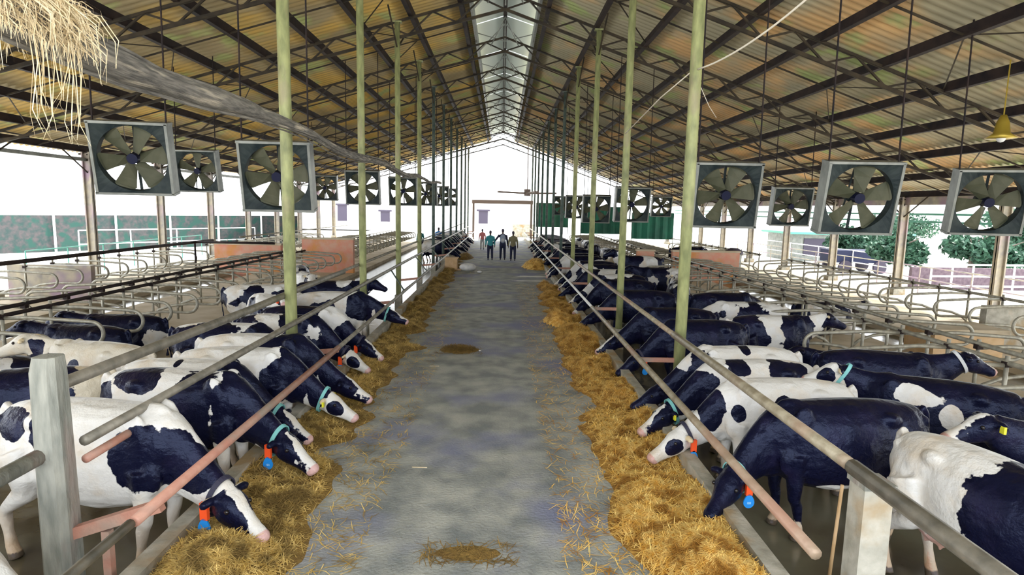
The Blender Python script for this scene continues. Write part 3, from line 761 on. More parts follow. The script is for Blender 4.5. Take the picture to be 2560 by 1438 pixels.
def cow_mesh(pose, lying, vox, coat, yaw, udder=True, seed=0, fat=1.0):
    b = MB(); neck, P0, P1 = NECK[pose]
    tr_ = [(-.86, 1.17, .07, .10), (-.82, 1.16, .15, .19), (-.70, 1.11, .23, .27), (-.55, 1.06, .275, .33), (-.38, 1.02, .28, .375), (-.15, .97, .325 * fat, .42), (.10, .955, .34 * fat, .425), (.33, .975, .31 * fat, .405), (.52, 1.0, .25, .375), (.66, 1.0, .205, .33), (.76, .98, .15, .25), (.80, .97, .08, .14)]
    tr_ = [(q[0], q[1] - .025, q[2] * 1.04, q[3] * 1.07) for q in tr_]; tube_sec(b, tr_, 20, 2.25)
    tube_sec(b, neck, 14, 2.1)
    hs, (ux, uz, HL) = head_secs(P0, P1); tube_sec(b, hs, 14, 2.2)
    H = lambda t_, n_, y_: (P0[0] + ux * HL * t_ - uz * n_, y_, P0[1] + uz * HL * t_ + ux * n_)
    for s_ in (-1, 1):
        e0 = H(.0, .03, s_ * .07); e1 = H(-.02, .03, s_ * .15); e2 = H(-.01, .0, s_ * .235)
        V0 = b.n
        b.tube([e0, e1, (e1[0] * .4 + e2[0] * .6, e2[1] * .75 + e1[1] * .25, e1[2] * .5 + e2[2] * .5), e2], [.022, .040, .038, .014], 8)
        b.ball(H(.26, .055, s_ * .085), (.035, .03, .03))                 # brow over the eye
        b.ball((-.36, s_ * .215, 1.235), (.11, .075, .08)); b.ball((-.76, s_ * .12, 1.20), (.08, .06, .06))   # hip and pin bones
        b.ball((.50, s_ * .19, 1.12), (.14, .07, .26)); b.ball((.60, s_ * .19, .84), (.13, .07, .16))        # shoulder
        b.ball((-.55, s_ * .20, .92), (.22, .11, .26))                     # thigh
    b.ball((.70, 0, .74), (.14, .10, .15))                                # brisket
    b.ball((.53, 0, 1.33), (.16, .08, .07))                               # withers
    if udder: b.ball((-.40, 0, .60), (.22, .17, .16)); [b.tube([(-.40 + i * .07, j * .07, .50), (-.40 + i * .07, j * .07, .42)], [.022, .018], 6) for i in (-1, 1) for j in (-1, 1)]
    tail = [(-.84, 0, 1.30), (-.90, 0, 1.24), (-.93, .01, 1.05), (-.92, .03, .80), (-.90, .04, .62), (-.90, .05, .50), (-.90, .05, .38)]
    b.tube(tail, [.045, .035, .026, .022, .022, .04, .02], 8)
    rn_ = random.Random(seed)
    if not lying:
        for s_ in (-1, 1):
            o_ = rn_.uniform(-.10, .10)
            b.tube([(.55, s_ * .17, .90), (.55 + o_ * .3, s_ * .17, .66), (.56 + o_ * .6, s_ * .165, .42), (.55 + o_, s_ * .16, .36), (.54 + o_ * 1.2, s_ * .16, .20), (.55 + o_ * 1.5, s_ * .16, .11), (.57 + o_ * 1.6, s_ * .16, .06), (.59 + o_ * 1.6, s_ * .16, 0)], [.13, .088, .060, .056, .038, .048, .055, .062], 10)
            o_ = rn_.uniform(-.12, .12)
            b.tube([(-.55, s_ * .20, 1.0), (-.46, s_ * .21, .78), (-.50 + o_ * .3, s_ * .20, .62), (-.66 + o_ * .8, s_ * .19, .46), (-.68 + o_, s_ * .18, .40), (-.64 + o_ * 1.2, s_ * .18, .24), (-.61 + o_ * 1.3, s_ * .18, .11), (-.59 + o_ * 1.3, s_ * .18, .06), (-.57 + o_ * 1.3, s_ * .18, 0)], [.20, .155, .10, .055, .055, .040, .050, .055, .062], 10)
    else:
        for s_ in (-1, 1):
            b.tube([(.52, s_ * .18, .80), (.66, s_ * .20, .62), (.76, s_ * .20, .58), (.60, s_ * .20, .565), (.46, s_ * .18, .57)], [.12, .075, .06, .045, .05], 10)
        b.tube([(-.55, -.20, .90), (-.35, -.34, .70), (-.20, -.40, .60), (-.42, -.44, .57), (-.60, -.42, .57), (-.40, -.48, .56)], [.20, .14, .08, .05, .05, .05], 10)
        b.tube([(-.55, .20, .90), (-.35, .30, .70), (-.20, .33, .62), (-.45, .34, .58)], [.20, .14, .08, .05], 10)
    me = bpy.data.meshes.new('tmp'); me.from_pydata(b.v, [], b.f); me.update()
    bm = bmesh.new(); bm.from_mesh(me); bmesh.ops.recalc_face_normals(bm, faces=bm.faces); bm.to_mesh(me); bm.free()
    ob = bpy.data.objects.new('tmp', me); C.objects.link(ob)
    rm = ob.modifiers.new('r', 'REMESH'); rm.mode = 'VOXEL'; rm.voxel_size = vox
    sm = ob.modifiers.new('s', 'SMOOTH'); sm.factor = .5; sm.iterations = 4 if vox > .024 else 8
    dg = bpy.context.evaluated_depsgraph_get(); dg.update()
    out = bpy.data.meshes.new_from_object(ob.evaluated_get(dg))
    bpy.data.objects.remove(ob); bpy.data.meshes.remove(me)
    n = len(out.vertices); co = np.zeros(n * 3); out.vertices.foreach_get('co', co); co = co.reshape(-1, 3)
    # ---- head frame of every vertex
    hx = (co[:, 0] - P0[0]) * ux + (co[:, 2] - P0[1]) * uz; hn = -(co[:, 0] - P0[0]) * uz + (co[:, 2] - P0[1]) * ux
    hs_ = hx / HL
    inhead = (hs_ > -.12) & (np.abs(hn) < .2) & (co[:, 0] > P0[0] - .12)
    # ---- coat
    N = np.array([noise.noise(Vector(p) * 4.0 + Vector((seed * 3.1, 0, 0))) for p in co])
    kind = coat.get('base', 'noise')
    if kind == 'noise':
        N2 = np.array([noise.noise(Vector((p[0] * 1.7, p[1] * 1.4, p[2] * 1.7)) + Vector((seed * 7.7, seed * 1.3, 0))) for p in co])
        fld = N2 * 1.6 + N * .35 + coat.get('bias', 0)
    elif kind == 'black': fld = np.full(n, .5) + 0 * N
    else: fld = np.full(n, -.6)
    for c_ in coat.get('blobs', []):
        X, Yc, Z, rx, ry, rz = c_[:6]; sg = c_[6] if len(c_) > 6 else 1
        dx = (co[:, 0] - X) / rx; dz = (co[:, 2] - Z) / rz; dy = 0 if Yc is None else (co[:, 1] - Yc) / ry
        e = 1 - np.sqrt(dx * dx + dy * dy + dz * dz) + N * .40
        e = np.clip(e, -.6, .6)
        fld = np.maximum(fld, e) if sg > 0 else np.minimum(fld, -e)
    # legs pale below, switch pale
    if not lying: fld = np.where((co[:, 2] < .50) & (co[:, 0] < 1.0) & (co[:, 0] > -.87), np.minimum(fld, (co[:, 2] - .42) * 2 if kind != 'black' else (co[:, 2] - .2) * 2), fld)
    hp = coat.get('head', 'blaze'); al = np.abs(co[:, 1])
    if hp == 'blaze': hf_ = np.minimum(np.maximum(al - .035 - .03 * np.clip(hs_, 0, 1), -hn * .9 - .0), (1.0 - hs_) * .6 - .05) * 3
    elif hp == 'black': hf_ = np.full(n, .4)
    elif hp == 'white': hf_ = np.full(n, -.4)
    elif hp == 'eyepatch':
        hf_ = np.maximum(1 - np.sqrt(((hs_ - .38) / .26) ** 2 + ((al - .10) / .075) ** 2 + ((hn - .0) / .11) ** 2), -.4); hf_ = np.maximum(hf_, (-.02 - hs_) * 2)
    elif hp == 'topblack': hf_ = (.55 - hs_) * 2 + (al - .05) * 2
    elif hp == 'muzzlewhite': hf_ = (.74 - hs_) * 3
    hf_ = hf_ + N * .12
    wgt = np.clip((hs_ + .10) / .08, 0, 1) * inhead
    fld = fld * (1 - wgt) + hf_ * wgt
    if coat.get('ears') == 'white': fld = np.where(inhead & (al > .13), -.4, fld)
    tint = np.ones((n, 4)); wc = coat.get('white', (.70, .69, .67)); tint[:, :3] = wc
    def put(msk, c_): tint[msk, :3] = c_
    put(inhead & (hs_ > .90), (.62, .40, .38)); put(inhead & (al > .14), (.70, .58, .38))
    if not lying:
        put((co[:, 2] < .62) & (co[:, 0] < -.15) & (co[:, 0] > -.62) & (np.abs(co[:, 1]) < .15), (.70, .45, .42))
        q = np.clip((.55 - co[:, 2]) / .4, 0, 1)[:, None] * .7
        low = (co[:, 2] < .55) & (co[:, 0] < .95)
        t2 = tint[:, :3] * (1 - q) + np.array((.42, .28, .14)) * q; tint[:, :3] = np.where(low[:, None], t2, tint[:, :3])
        put(low & (co[:, 2] < .07), (.10, .08, .06))
    # ---- lower a lying cow, bend neck and head sideways
    if lying: co[:, 2] -= .52
    bend = Bend(yaw); co2 = bend.arr(co)
    out.vertices.foreach_set('co', co2.reshape(-1))
    a = out.attributes.new('coat', 'FLOAT', 'POINT'); a.data.foreach_set('value', fld.astype(np.float32))
    a = out.attributes.new('tint', 'FLOAT_COLOR', 'POINT'); a.data.foreach_set('color', tint.astype(np.float32).reshape(-1))
    out.polygons.foreach_set('use_smooth', [True] * len(out.polygons)); out.materials.clear(); out.materials.append(M['coat']); out.update()
    out.name = 'cow_body'
    dz = -.52 if lying else 0
    place = lambda p: bend.pt((p[0], p[1], p[2] + dz))
    return out, H, place, neck
class Bend:
    def __init__(s, yaw, x0=.62, x1=1.25):
        s.x = np.linspace(-1.2, 2.2, 400); q = np.clip((s.x - x0) / (x1 - x0), 0, 1); s.th = R(yaw) * (q * q * (3 - 2 * q))
        dx = s.x[1] - s.x[0]; s.px = s.x[0] + np.concatenate([[0], np.cumsum(np.cos(s.th[:-1]) * dx)]); s.py = np.concatenate([[0], np.cumsum(np.sin(s.th[:-1]) * dx)])
    def arr(s, co):
        th = np.interp(co[:, 0], s.x, s.th); px = np.interp(co[:, 0], s.x, s.px); py = np.interp(co[:, 0], s.x, s.py)
        return np.stack([px - co[:, 1] * np.sin(th), py + co[:, 1] * np.cos(th), co[:, 2]], 1)
    def pt(s, p): return Vector(s.arr(np.array([p]))[0])

def text_mesh(txt, size):
    cu = bpy.data.curves.new('txt', 'FONT'); cu.body = txt; cu.size = size; cu.extrude = .001; cu.align_x = 'CENTER'; cu.align_y = 'CENTER'
    o = bpy.data.objects.new('txt', cu); C.objects.link(o); dg = bpy.context.evaluated_depsgraph_get(); dg.update()
    me = bpy.data.meshes.new_from_object(o.evaluated_get(dg)); bpy.data.objects.remove(o); return me
NUM = None
def cow(x_, y_, hd, label, pose='graze', yaw=0, coat=None, lying=False, sc=1.0, z=-.3, vox=.022, collar=None, tag=None, eartag=False, seed=1, group='black and white dairy cows', fat=1.0, face=-1):
    global NUM
    me, H, place, neck = cow_mesh(pose, lying, vox, coat or {}, yaw, seed=seed, fat=fat)
    t = thing('cow', label, 'cow', (x_, y_, z), R(hd), group); t.scale = (sc, sc, sc)
    body = link('body', me, t)
    for s_ in (-1, 1):
        b = MB(); b.ball(place(H(.30, .045, s_ * .112)), .021); b.build('eye', M['eye'], t, smooth=True)
    if eartag:
        for s_ in ((-1, 1) if eartag == 2 else (face,)):
            b = MB(); p = place(H(.03, .02, s_ * .20)); b.box((p.x - .012, p.y - .028, p.z - .05), (p.x + .012, p.y + .028, p.z + .02)); b.build('ear_tag', M['yellow'], t)
    if collar:
        q0, q1 = neck[-2], neck[-1]; cxn, czn = (q0[0] * .55 + q1[0] * .45), (q0[1] * .55 + q1[1] * .45)
        dx, dz = q1[0] - q0[0], q1[1] - q0[1]; L_ = math.hypot(dx, dz); ux, uz = dx / L_, dz / L_
        hw, hh = (q0[2] * .55 + q1[2] * .45) * 1.14, (q0[3] * .55 + q1[3] * .45) * 1.10
        V = []; n = 28
        for k_ in range(n):
            a = 2 * math.pi * k_ / n; c_, s_ = math.cos(a), math.sin(a)
            for off, g in ((-.022, 1), (.022, 1), (.022, 1.07), (-.022, 1.07)):
                V.append(place((cxn + ux * off - uz * s_ * hh * g, c_ * hw * g, czn + uz * off + ux * s_ * hh * g)))
        F = []
        for k_ in range(n):
            k2 = (k_ + 1) % n
            for j in range(4): F.append((k_ * 4 + j, k2 * 4 + j, k2 * 4 + (j + 1) % 4, k_ * 4 + (j + 1) % 4))
        b = MB(); b.add(V, F); co_ = b.build('collar', M[collar], t, smooth=False)
        if tag:
            a = R(-22); sy = face
            p = place((cxn - uz * math.sin(a) * hh * 1.05, sy * math.cos(a) * hw * 1.15, czn + ux * math.sin(a) * hh * 1.05))
            # hanging block and drop shaped number tag
            b = MB(); b.box((p.x - .032, p.y - .018 , p.z - .085), (p.x + .032, p.y + .018, p.z + .06)); b.build('collar_block', M['orange'], co_)
            if 'b' in tag:
                q = Vector((p.x, p.y + sy * .012, p.z - .155)); V = []; n2 = 20
                for yy in (-.006, .006):
                    for k_ in range(n2):
                        a = 2 * math.pi * k_ / n2; r_ = .056 * (1 + .55 * max(0, math.sin(a)) ** 3); V.append((q.x + math.cos(a) * .054, q.y + yy, q.z + math.sin(a) * r_))
                F = [tuple(range(n2)), tuple(range(2 * n2 - 1, n2 - 1, -1))] + [(k_, (k_ + 1) % n2, n2 + (k_ + 1) % n2, n2 + k_) for k_ in range(n2)]
                b = MB(); b.add(V, F); tg = b.build('number_tag', M['bluetag'], co_, label='blue drop-shaped tag')
                if 'n' in tag:
                    if NUM is None: NUM = text_mesh('101', .032); NUM.materials.append(M['taglet'])
                    # the tag's parent chain ends here, lettering is part of the same level as the tag
                    nm_ = link('tag_number', NUM, co_); nm_.location = (q.x, q.y + sy * .008, q.z - .004); nm_.rotation_euler = (R(90), 0, 0 if sy < 0 else R(180))
    return t

W_ = {'base': 'white'}; K_ = {'base': 'black'}
def blobs(*a, **k): d = {'base': k.pop('base', 'white'), 'blobs': list(a)}; d.update(k); return d
# --- feeding on the left (heads towards +X; the camera sees their right, local -y side)
cow(-3.80, 3.40, -2, 'cow at the bottom left corner below the wooden stub post', 'graze', 0, blobs((.4, None, 1.1, .25, .3, .35), (1.0, None, .9, .12, .2, .15), head='topblack'), seed=3, vox=.02)
cow(-3.72, 5.42, -9, 'white cow with black neck and blue tag, feeding nearest on left', 'graze', -16, blobs((.66, -.25, 1.0, .34, .35, .27), (.98, -.1, .92, .22, .25, .18), (-.22, -.3, 1.18, .16, .3, .15), (-.62, -.25, 1.22, .22, .3, .12), (-.02, -.35, 1.00, .08, .2, .10), (.55, 0, 1.12, .12, .4, .12), head='blaze'), seed=4, vox=.016, sc=1.10, collar='collarB', tag='obn', eartag=0)
cow(-3.66, 6.75, -7, 'mostly black cow with teal collar and blue tag, second feeding on left', 'graze', -14, blobs((.30, None, 1.0, .26, .5, .55), (.75, None, 1.0, .30, .5, .5), (1.1, None, .8, .25, .4, .3), (-.35, None, 1.30, .28, .3, .12), (-.72, -.2, 1.0, .12, .3, .25), head='blaze'), seed=5, vox=.017, sc=1.05, collar='collarG', tag='obn')
cow(-3.95, 7.48, -3, 'black-headed cow with white blaze, right behind the teal collared cow', 'graze', -10, blobs((.72, None, 1.05, .30, .5, .34), (1.1, None, .8, .25, .4, .3), (.20, -.2, .98, .22, .3, .18), (-.05, -.1, 1.34, .05, .1, .05), (-.5, -.2, 1.12, .2, .3, .12), head='blaze'), seed=6, vox=.018, collar='collarG')
cow(-3.58, 8.16, 0, 'cow with white face, black eye patch and yellow ear tag on left', 'graze', -6, blobs((.75, None, 1.0, .33, .5, .40), (1.12, None, .8, .2, .4, .3), (-.1, None, 1.0, .35, .5, .2), head='eyepatch', ears='white'), seed=7, vox=.018, collar='collarG', eartag=2)
cow(-3.60, 8.86, 0, 'black necked cow with long white stripe face behind nearest left post', 'graze', 0, blobs((.55, None, 1.0, .40, .5, .5), (1.1, None, .8, .25, .4, .3), (.15, None, 1.15, .2, .5, .15), head='blaze'), seed=8, vox=.02, sc=1.03)
cow(-3.92, 10.75, -4, 'black and white cow with orange collar block feeding past nearest left post', 'graze', -10, {'head': 'eyepatch', 'bias': .25}, seed=12, vox=.022, collar='collarB', tag='ob')
cow(-3.85, 11.65, -4, 'cow with black cheek and small orange block, sixth head down left', 'graze', -12, {'head': 'blaze', 'bias': .12}, seed=15, vox=.022, collar='collarB', tag='o')
cow(-3.80, 13.72, 4, 'cow stretching its head out level over the left kerb', 'low', -6, blobs((.62, None, 1.1, .36, .5, .34), (1.1, None, .95, .22, .4, .3), (-.2, None, 1.0, .3, .5, .2), head='blaze'), seed=17, vox=.022, collar='collarG')
# --- standing behind them
cow(-5.65, 8.35, 168, 'white cow with small black spots standing behind the feeding cows at left', 'level', 20, blobs((.6, None, 1.1, .12, .3, .14), (.1, .3, 1.1, .09, .2, .09), (-.2, .3, .95, .1, .2, .12), (1.0, None, 1.2, .2, .3, .2), head='white', white=(.62, .58, .50)), seed=21)
cow(-5.55, 6.95, 200, 'tan-stained white cow with black neck standing behind near left cows', 'level', -25, blobs((.75, None, 1.15, .2, .3, .3), (-.1, None, 1.1, .5, .3, .42), head='white', white=(.62, .56, .44)), seed=22)
cow(-4.55, 9.86, 2, 'dark rumped cow with white back in the gap behind the nearest left post', 'graze', 0, {'bias': .22, 'head': 'black'}, seed=23)
cow(-5.05, 13.0, -50, 'white and black cow looking to the camera with orange collar block', 'up', -20, {'bias': -.05, 'head': 'topblack'}, seed=24, collar='collarG', tag='o')
cow(-7.85, 11.25, 176, 'black cow lying in a left stall under the hoops', 'level', 10, {'base': 'black', 'head': 'black'}, lying=True, z=-.14, seed=25, vox=.025)
cow(-7.85, 12.38, 184, 'black cow with white mark lying in next left stall', 'level', -10, {'bias': .35, 'head': 'black'}, lying=True, z=-.14, seed=26, vox=.025)
cow(-7.7, 8.93, 178, 'black and white cow lying in the left stall nearest the spotted cow', 'level', 0, {'bias': .3, 'head': 'blaze'}, lying=True, z=-.14, seed=27, vox=.025)
cow(-7.7, 7.78, 178, 'dark cow lying at the far left edge behind the stub post', 'level', 0, {'base': 'black', 'head': 'black'}, lying=True, z=-.14, seed=28, vox=.025)
cow(-5.9, 4.55, 97, 'black and white cow at left edge standing behind the near white cow', 'level', 10, {'bias': .15, 'head': 'black'}, seed=29)
cow(-5.75, 17.6, -60, 'pinkish white faced cow standing at the stall front beyond nearest left post', 'level', -15, {'bias': -.1, 'head': 'white'}, seed=30, vox=.025)
cow(-6.5, 19.4, -75, 'black cow facing the camera left of the pinkish faced cow', 'level', 0, {'base': 'black', 'head': 'blaze'}, seed=31, vox=.025)
cow(-4.5, 15.7, 8, 'black cow standing with raised head and black ear near second left post', 'level', -20, {'bias': .3, 'head': 'black'}, seed=32, vox=.025)
cow(-5.9, 14.7, 5, 'white backed cow standing beside second left post', 'low', 10, {'bias': -.05, 'head': 'blaze'}, seed=33, vox=.025)
# --- feeding on the right (heads towards -X; the camera sees local +y side)
cow(3.58, 5.98, 184, 'glossy black cow with white belly patch, feeding nearest on right', 'graze', 38, {'base': 'black', 'head': 'black', 'blobs': [(.02, .12, .56, .26, .3, .07, -1), (-.42, .1, .55, .2, .2, .12, -1)]}, seed=41, vox=.016, sc=1.05, collar='collarG', tag='obn', face=1)
cow(3.42, 6.98, 180, 'white backed cow with black eye patch, second feeding on right', 'graze', 12, blobs((.88, None, 1.02, .16, .5, .28), (.60, .25, 1.02, .08, .2, .10), head='eyepatch', ears='white'), seed=42, vox=.017, collar='collarB', tag='ob', face=1)
cow(3.48, 7.90, 182, 'white cow with large black spots, third feeding on right', 'graze', 14, blobs((.30, .1, 1.30, .16, .3, .12), (-.35, .1, 1.25, .30, .3, .14), (.85, None, 1.0, .26, .5, .30), (1.1, None, .8, .2, .3, .2), head='blaze'), seed=43, vox=.018, collar='collarG', eartag=1, face=1)
cow(3.62, 8.72, 180, 'pale backed cow with black shoulder behind the nearest right roof post', 'graze', 0, blobs((.62, None, 1.0, .2, .4, .28), (.0, None, 1.36, .07, .3, .07), (1.1, None, .8, .3, .4, .3), head='black'), seed=44, vox=.02)
cow(3.72, 10.85, 184, 'dark cow with red strip on its head, head down by right kerb', 'graze', 14, {'base': 'black', 'head': 'black'}, seed=45, vox=.02, collar='collarB', tag='ob', face=1)
cow(3.62, 12.2, 180, 'grey-black cow feeding behind the cow with the red strip', 'graze', 0, {'base': 'black', 'head': 'blaze'}, seed=46, vox=.022)
cow(5.3, 11.5, 2, 'black and white patched cow standing by nearest right post', 'level', 0, blobs((.5, None, 1.1, .4, .5, .5), (-.5, None, 1.0, .33, .5, .5), (.06, .1, 1.25, .06, .3, .06), head='black'), seed=47, vox=.022)
cow(5.55, 14.68, 2, 'blue-black cow standing before the right stalls', 'low', 0, {'base': 'black', 'head': 'black'}, seed=48, vox=.022, collar='collarG')
cow(6.35, 10.08, 182, 'black cow with pale belly lying under the right stall hoops', 'level', -30, {'bias': .33, 'head': 'topblack'}, lying=True, z=-.14, seed=49, vox=.025)
cow(5.4, 7.05, 152, 'blue-black cow with white face looking left among right cows', 'level', 8, {'base': 'black', 'head': 'eyepatch', 'blobs': [(.25, .2, 1.2, .25, .3, .12, -1), (-.1, .25, 1.0, .12, .3, .14, -1)]}, seed=50, vox=.02, collar='collarG', face=1)
cow(5.6, 8.55, -12, 'dark cow with pale collar and white stripe, facing right edge', 'level', 0, {'base': 'black', 'head': 'blaze', 'blobs': [(.5, None, .75, .2, .4, .2, -1)]}, seed=51, vox=.02, collar='collarW')
cow(4.05, 4.55, -78, 'white and black cow in the bottom right corner facing the camera', 'low', 0, blobs((.35, None, 1.05, .38, .6, .5), (1.0, None, 1.0, .3, .5, .3), (-.75, .1, .9, .1, .2, .2), head='topblack'), seed=52, vox=.018, sc=1.04, collar='collarG')
cow(5.95, 5.55, 176, 'dark headed cow with white mark cut by the right edge', 'level', 0, {'base': 'black', 'head': 'blaze'}, seed=53, vox=.022, eartag=1, face=1)
cow(3.55, 14.9, 178, 'black cow feeding beyond the second right post', 'graze', 5, {'base': 'black', 'head': 'black'}, seed=54, vox=.025)
cow(3.6, 17.2, 182, 'black cow with white muzzle feeding past second right post', 'graze', 30, {'base': 'black', 'head': 'muzzlewhite'}, seed=55, vox=.022)
cow(3.7, 18.6, 182, 'black and white cow behind the cow with white muzzle', 'graze', 10, {'bias': .2, 'head': 'blaze'}, seed=56, vox=.025)
cow(5.5, 13.2, 176, 'white and dark cow standing between black right cows', 'low', 0, {'bias': 0, 'head': 'white'}, seed=57, vox=.025)
cow(5.2, 17.3, 75, 'spotted cow standing in the right alley near second post', 'level', 0, {'bias': .05, 'head': 'black'}, seed=58, vox=.025)
cow(5.7, 21.0, 178, 'black cow with white belly standing in the right alley before pink pillar', 'level', 0, {'bias': .2, 'head': 'black'}, seed=59, vox=.028)
cow(5.7, 24.6, 178, 'mottled black and white cow standing tall before the pink pillar', 'up', 0, {'bias': .1, 'head': 'black'}, seed=60, vox=.028, sc=1.1)
cow(5.3, 27.8, -95, 'tan faced cow looking at the camera in far right alley', 'up', 0, {'base': 'white', 'head': 'white', 'white': (.58, .46, .28)}, seed=61, vox=.028)
cow(9.6, 30.5, 5, 'black cow standing behind the low pink wall on right', 'low', 0, {'base': 'black', 'head': 'black'}, seed=62, vox=.028, sc=1.15)
cow(8.75, 15.83, 2, 'black and pale cow lying in second right stall row', 'level', 0, {'bias': .1, 'head': 'white'}, lying=True, z=-.14, seed=63, vox=.028)
# --- far feeding cows, four shared bodies
far = []
for k_, (cc, yw) in enumerate((({'bias': .25, 'head': 'blaze'}, 8), ({'base': 'black', 'head': 'black'}, 0), ({'bias': .1, 'head': 'black'}, -8), ({'bias': -.1, 'head': 'blaze'}, 5))):
    far.append(cow_mesh('graze', False, .035, cc, yw, seed=70 + k_)[0])
rn = random.Random(3)
def farcow(x_, y_, hd, k_, label, group):
    t = thing('cow', label, 'cow', (x_, y_, -.3), R(hd), group); link('body', far[k_], t)
c_ = 0
for yy in [20.1, 22.0, 23.3, 25.9, 27.3, 30.6, 32.0, 34.9, 36.3, 37.8, 40.3, 41.7, 43.2, 45.4, 46.8]:
    c_ += 1; farcow(3.62 + rn.uniform(-.1, .12), yy, 180 + rn.uniform(-8, 8), rn.randrange(4), 'small far cow feeding at right kerb, %s after the cow with white muzzle' % ordw(c_), 'far cows along the right kerb')
c_ = 0
for yy in [35.7, 37.2, 40.2, 41.6, 43.0, 45.3, 46.8, 48.1, 50.2, 51.6]:
    c_ += 1; farcow(-4.0 + rn.uniform(-.1, .12), yy, rn.uniform(-8, 8), rn.randrange(4), 'small far cow feeding at left kerb, %s after the empty stretch' % ordw(c_), 'far cows along the left kerb')
for k_, (xx, yy, hd) in enumerate(((5.6, 31.5, 95), (5.5, 35.2, 85), (5.6, 39.0, 100), (5.5, 42.5, 80))):
    farcow(xx, yy, hd, k_, '%s of four small cows loose in the far right alley, from the camera' % ordw(k_ + 1), 'loose cows in the far right alley')

# ------------------------------------------------------------------ people
def person(x_, y_, hd, label, shirt, pants, h=1.72, sleeves=True, arm=0, z=0):
    k_ = h / 1.75
    t = thing('person', label, 'person', (x_, y_, z), R(hd), 'people in the far aisle'); t.scale = (k_, k_, k_)
    def rem(parts, name, m, vox=.022):
        b = MB()
        for p in parts:
            if p[0] == 't': b.tube(p[1], p[2], 10)
            elif p[0] == 's': tube_sec_v(b, p[1])
            else: b.ball(p[1], p[2])
        me = bpy.data.meshes.new(name); me.from_pydata(b.v, [], b.f); bm = bmesh.new(); bm.from_mesh(me); bmesh.ops.recalc_face_normals(bm, faces=bm.faces); bm.to_mesh(me); bm.free()
        ob = bpy.data.objects.new('tmp', me); C.objects.link(ob); rm = ob.modifiers.new('r', 'REMESH'); rm.mode = 'VOXEL'; rm.voxel_size = vox
        sm = ob.modifiers.new('s', 'SMOOTH'); sm.iterations = 2
        dg = bpy.context.evaluated_depsgraph_get(); dg.update(); out = bpy.data.meshes.new_from_object(ob.evaluated_get(dg)); bpy.data.objects.remove(ob)
        out.materials.clear(); out.materials.append(m); out.polygons.foreach_set('use_smooth', [True] * len(out.polygons)); return link(name, out, t)
    def tube_sec_v(b, secs, n=14):
        V = []
        for z_, hw, hd_ in secs:
            for q in range(n): V.append((math.cos(2 * math.pi * q / n) * hw, math.sin(2 * math.pi * q / n) * hd_, z_))
        F = [tuple(range(n - 1, -1, -1)), tuple((len(secs) - 1) * n + q for q in range(n))]
        for i in range(len(secs) - 1):
            for q in range(n): F.append((i * n + q, i * n + (q + 1) % n, (i + 1) * n + (q + 1) % n, (i + 1) * n + q))
        b.add(V, F)
    arms = []
    for s_ in (-1, 1):
        a_ = arm if s_ < 0 else 0
        arms.append([(s_ * .19, 0, 1.42), (s_ * (.25 + a_ * .15), .0, 1.14), (s_ * (.27 + a_ * .3), .06, .90), (s_ * (.27 + a_ * .35), .08, .80)])
    legs = [[(s_ * .09, 0, .90), (s_ * .11, .01, .50), (s_ * .12, -.01, .10), (s_ * .12, .08, .03)] for s_ in (-1, 1)]
    parts = [('s', [(.86, .15, .10), (.95, .165, .11), (1.08, .135, .095), (1.30, .175, .11), (1.43, .165, .09), (1.48, .07, .06)]), ('t', [(0, 0, 1.45), (0, .01, 1.56)], [.058, .055]), ('b', (0, .01, 1.64), (.078, .095, .118)), ('b', (0, .105, 1.62), (.015, .022, .02))]
    for a in arms:
        parts += [('t', a, [.055, .042, .028, .035])]; p = a[-1]
        for f_ in range(4): parts.append(('t', [(p[0], p[1] + (f_ - 1.5) * .02, p[2]), (p[0], p[1] + (f_ - 1.5) * .022 + .01, p[2] - .07 - (.01 if f_ in (1, 2) else 0))], .011))
        parts.append(('t', [(p[0], p[1] + .03, p[2] + .02), (p[0], p[1] + .055, p[2] - .03)], .012))
    for l in legs: parts.append(('t', l, [.085, .055, .04, .035]))
    rem(parts, 'body', M['skin'], .014)
    sp = [('s', [(.84, .165, .12), (.95, .18, .125), (1.08, .155, .11), (1.30, .19, .125), (1.43, .18, .10), (1.485, .085, .07)])]
    for a in arms: sp.append(('t', a[:2] if not sleeves else a[:3], [.070, .058] if not sleeves else [.070, .056, .042]))
    rem(sp, 'shirt', M[shirt])
    rem([('s', [(.80, .15, .115), (.93, .17, .12)])] + [('t', l[:3], [.105, .075, .06]) for l in legs], 'trousers', M[pants])
    rem([('b', (0, -.012, 1.67), (.086, .095, .105))], 'hair', M['dark'])
    rem([('t', [(l[2][0], -.06, .035), (l[2][0], .04, .04), (l[2][0], .14, .03)], [.035, .042, .03]) for l in legs], 'shoes', M['navy'])
    return t
person(-.65, 35.3, 5, 'person in a teal shirt seen from behind, leftmost of three in aisle', 'teal', 'navy')
person(.08, 35.6, 0, 'person in dark clothes carrying a grey-blue backpack, middle of three', 'navy', 'navy', h=1.82, arm=1)
person(.68, 35.0, -6, 'person in khaki shirt with dark shorts, rightmost of three in aisle', 'khaki', 'navy')
person(-5.9, 43.9, 30, 'person in green shirt standing in the far left alley', 'teal', 'teal', z=-.3)
person(-4.75, 45.6, 10, 'person in bright blue overall standing in the far left alley', 'blue', 'blue', z=-.3, h=1.8)
person(-1.4, 44, 10, 'person in pink top far down the aisle at left', 'red', 'bag', h=1.5)
t = thing('backpack', 'grey-blue backpack on the back of the middle person', 'backpack', (.08, 35.6 - .16, 1.0))
b = MB(); b.ball((0, -.03, .26), (.17, .10, .26), 12, 10); b.build('bag_body', M['pack'], t, smooth=True)
b = MB(); b.ball((0, -.13, .18), (.11, .05, .11), 10, 8); b.build('front_pocket', M['collarW'], t, smooth=True)

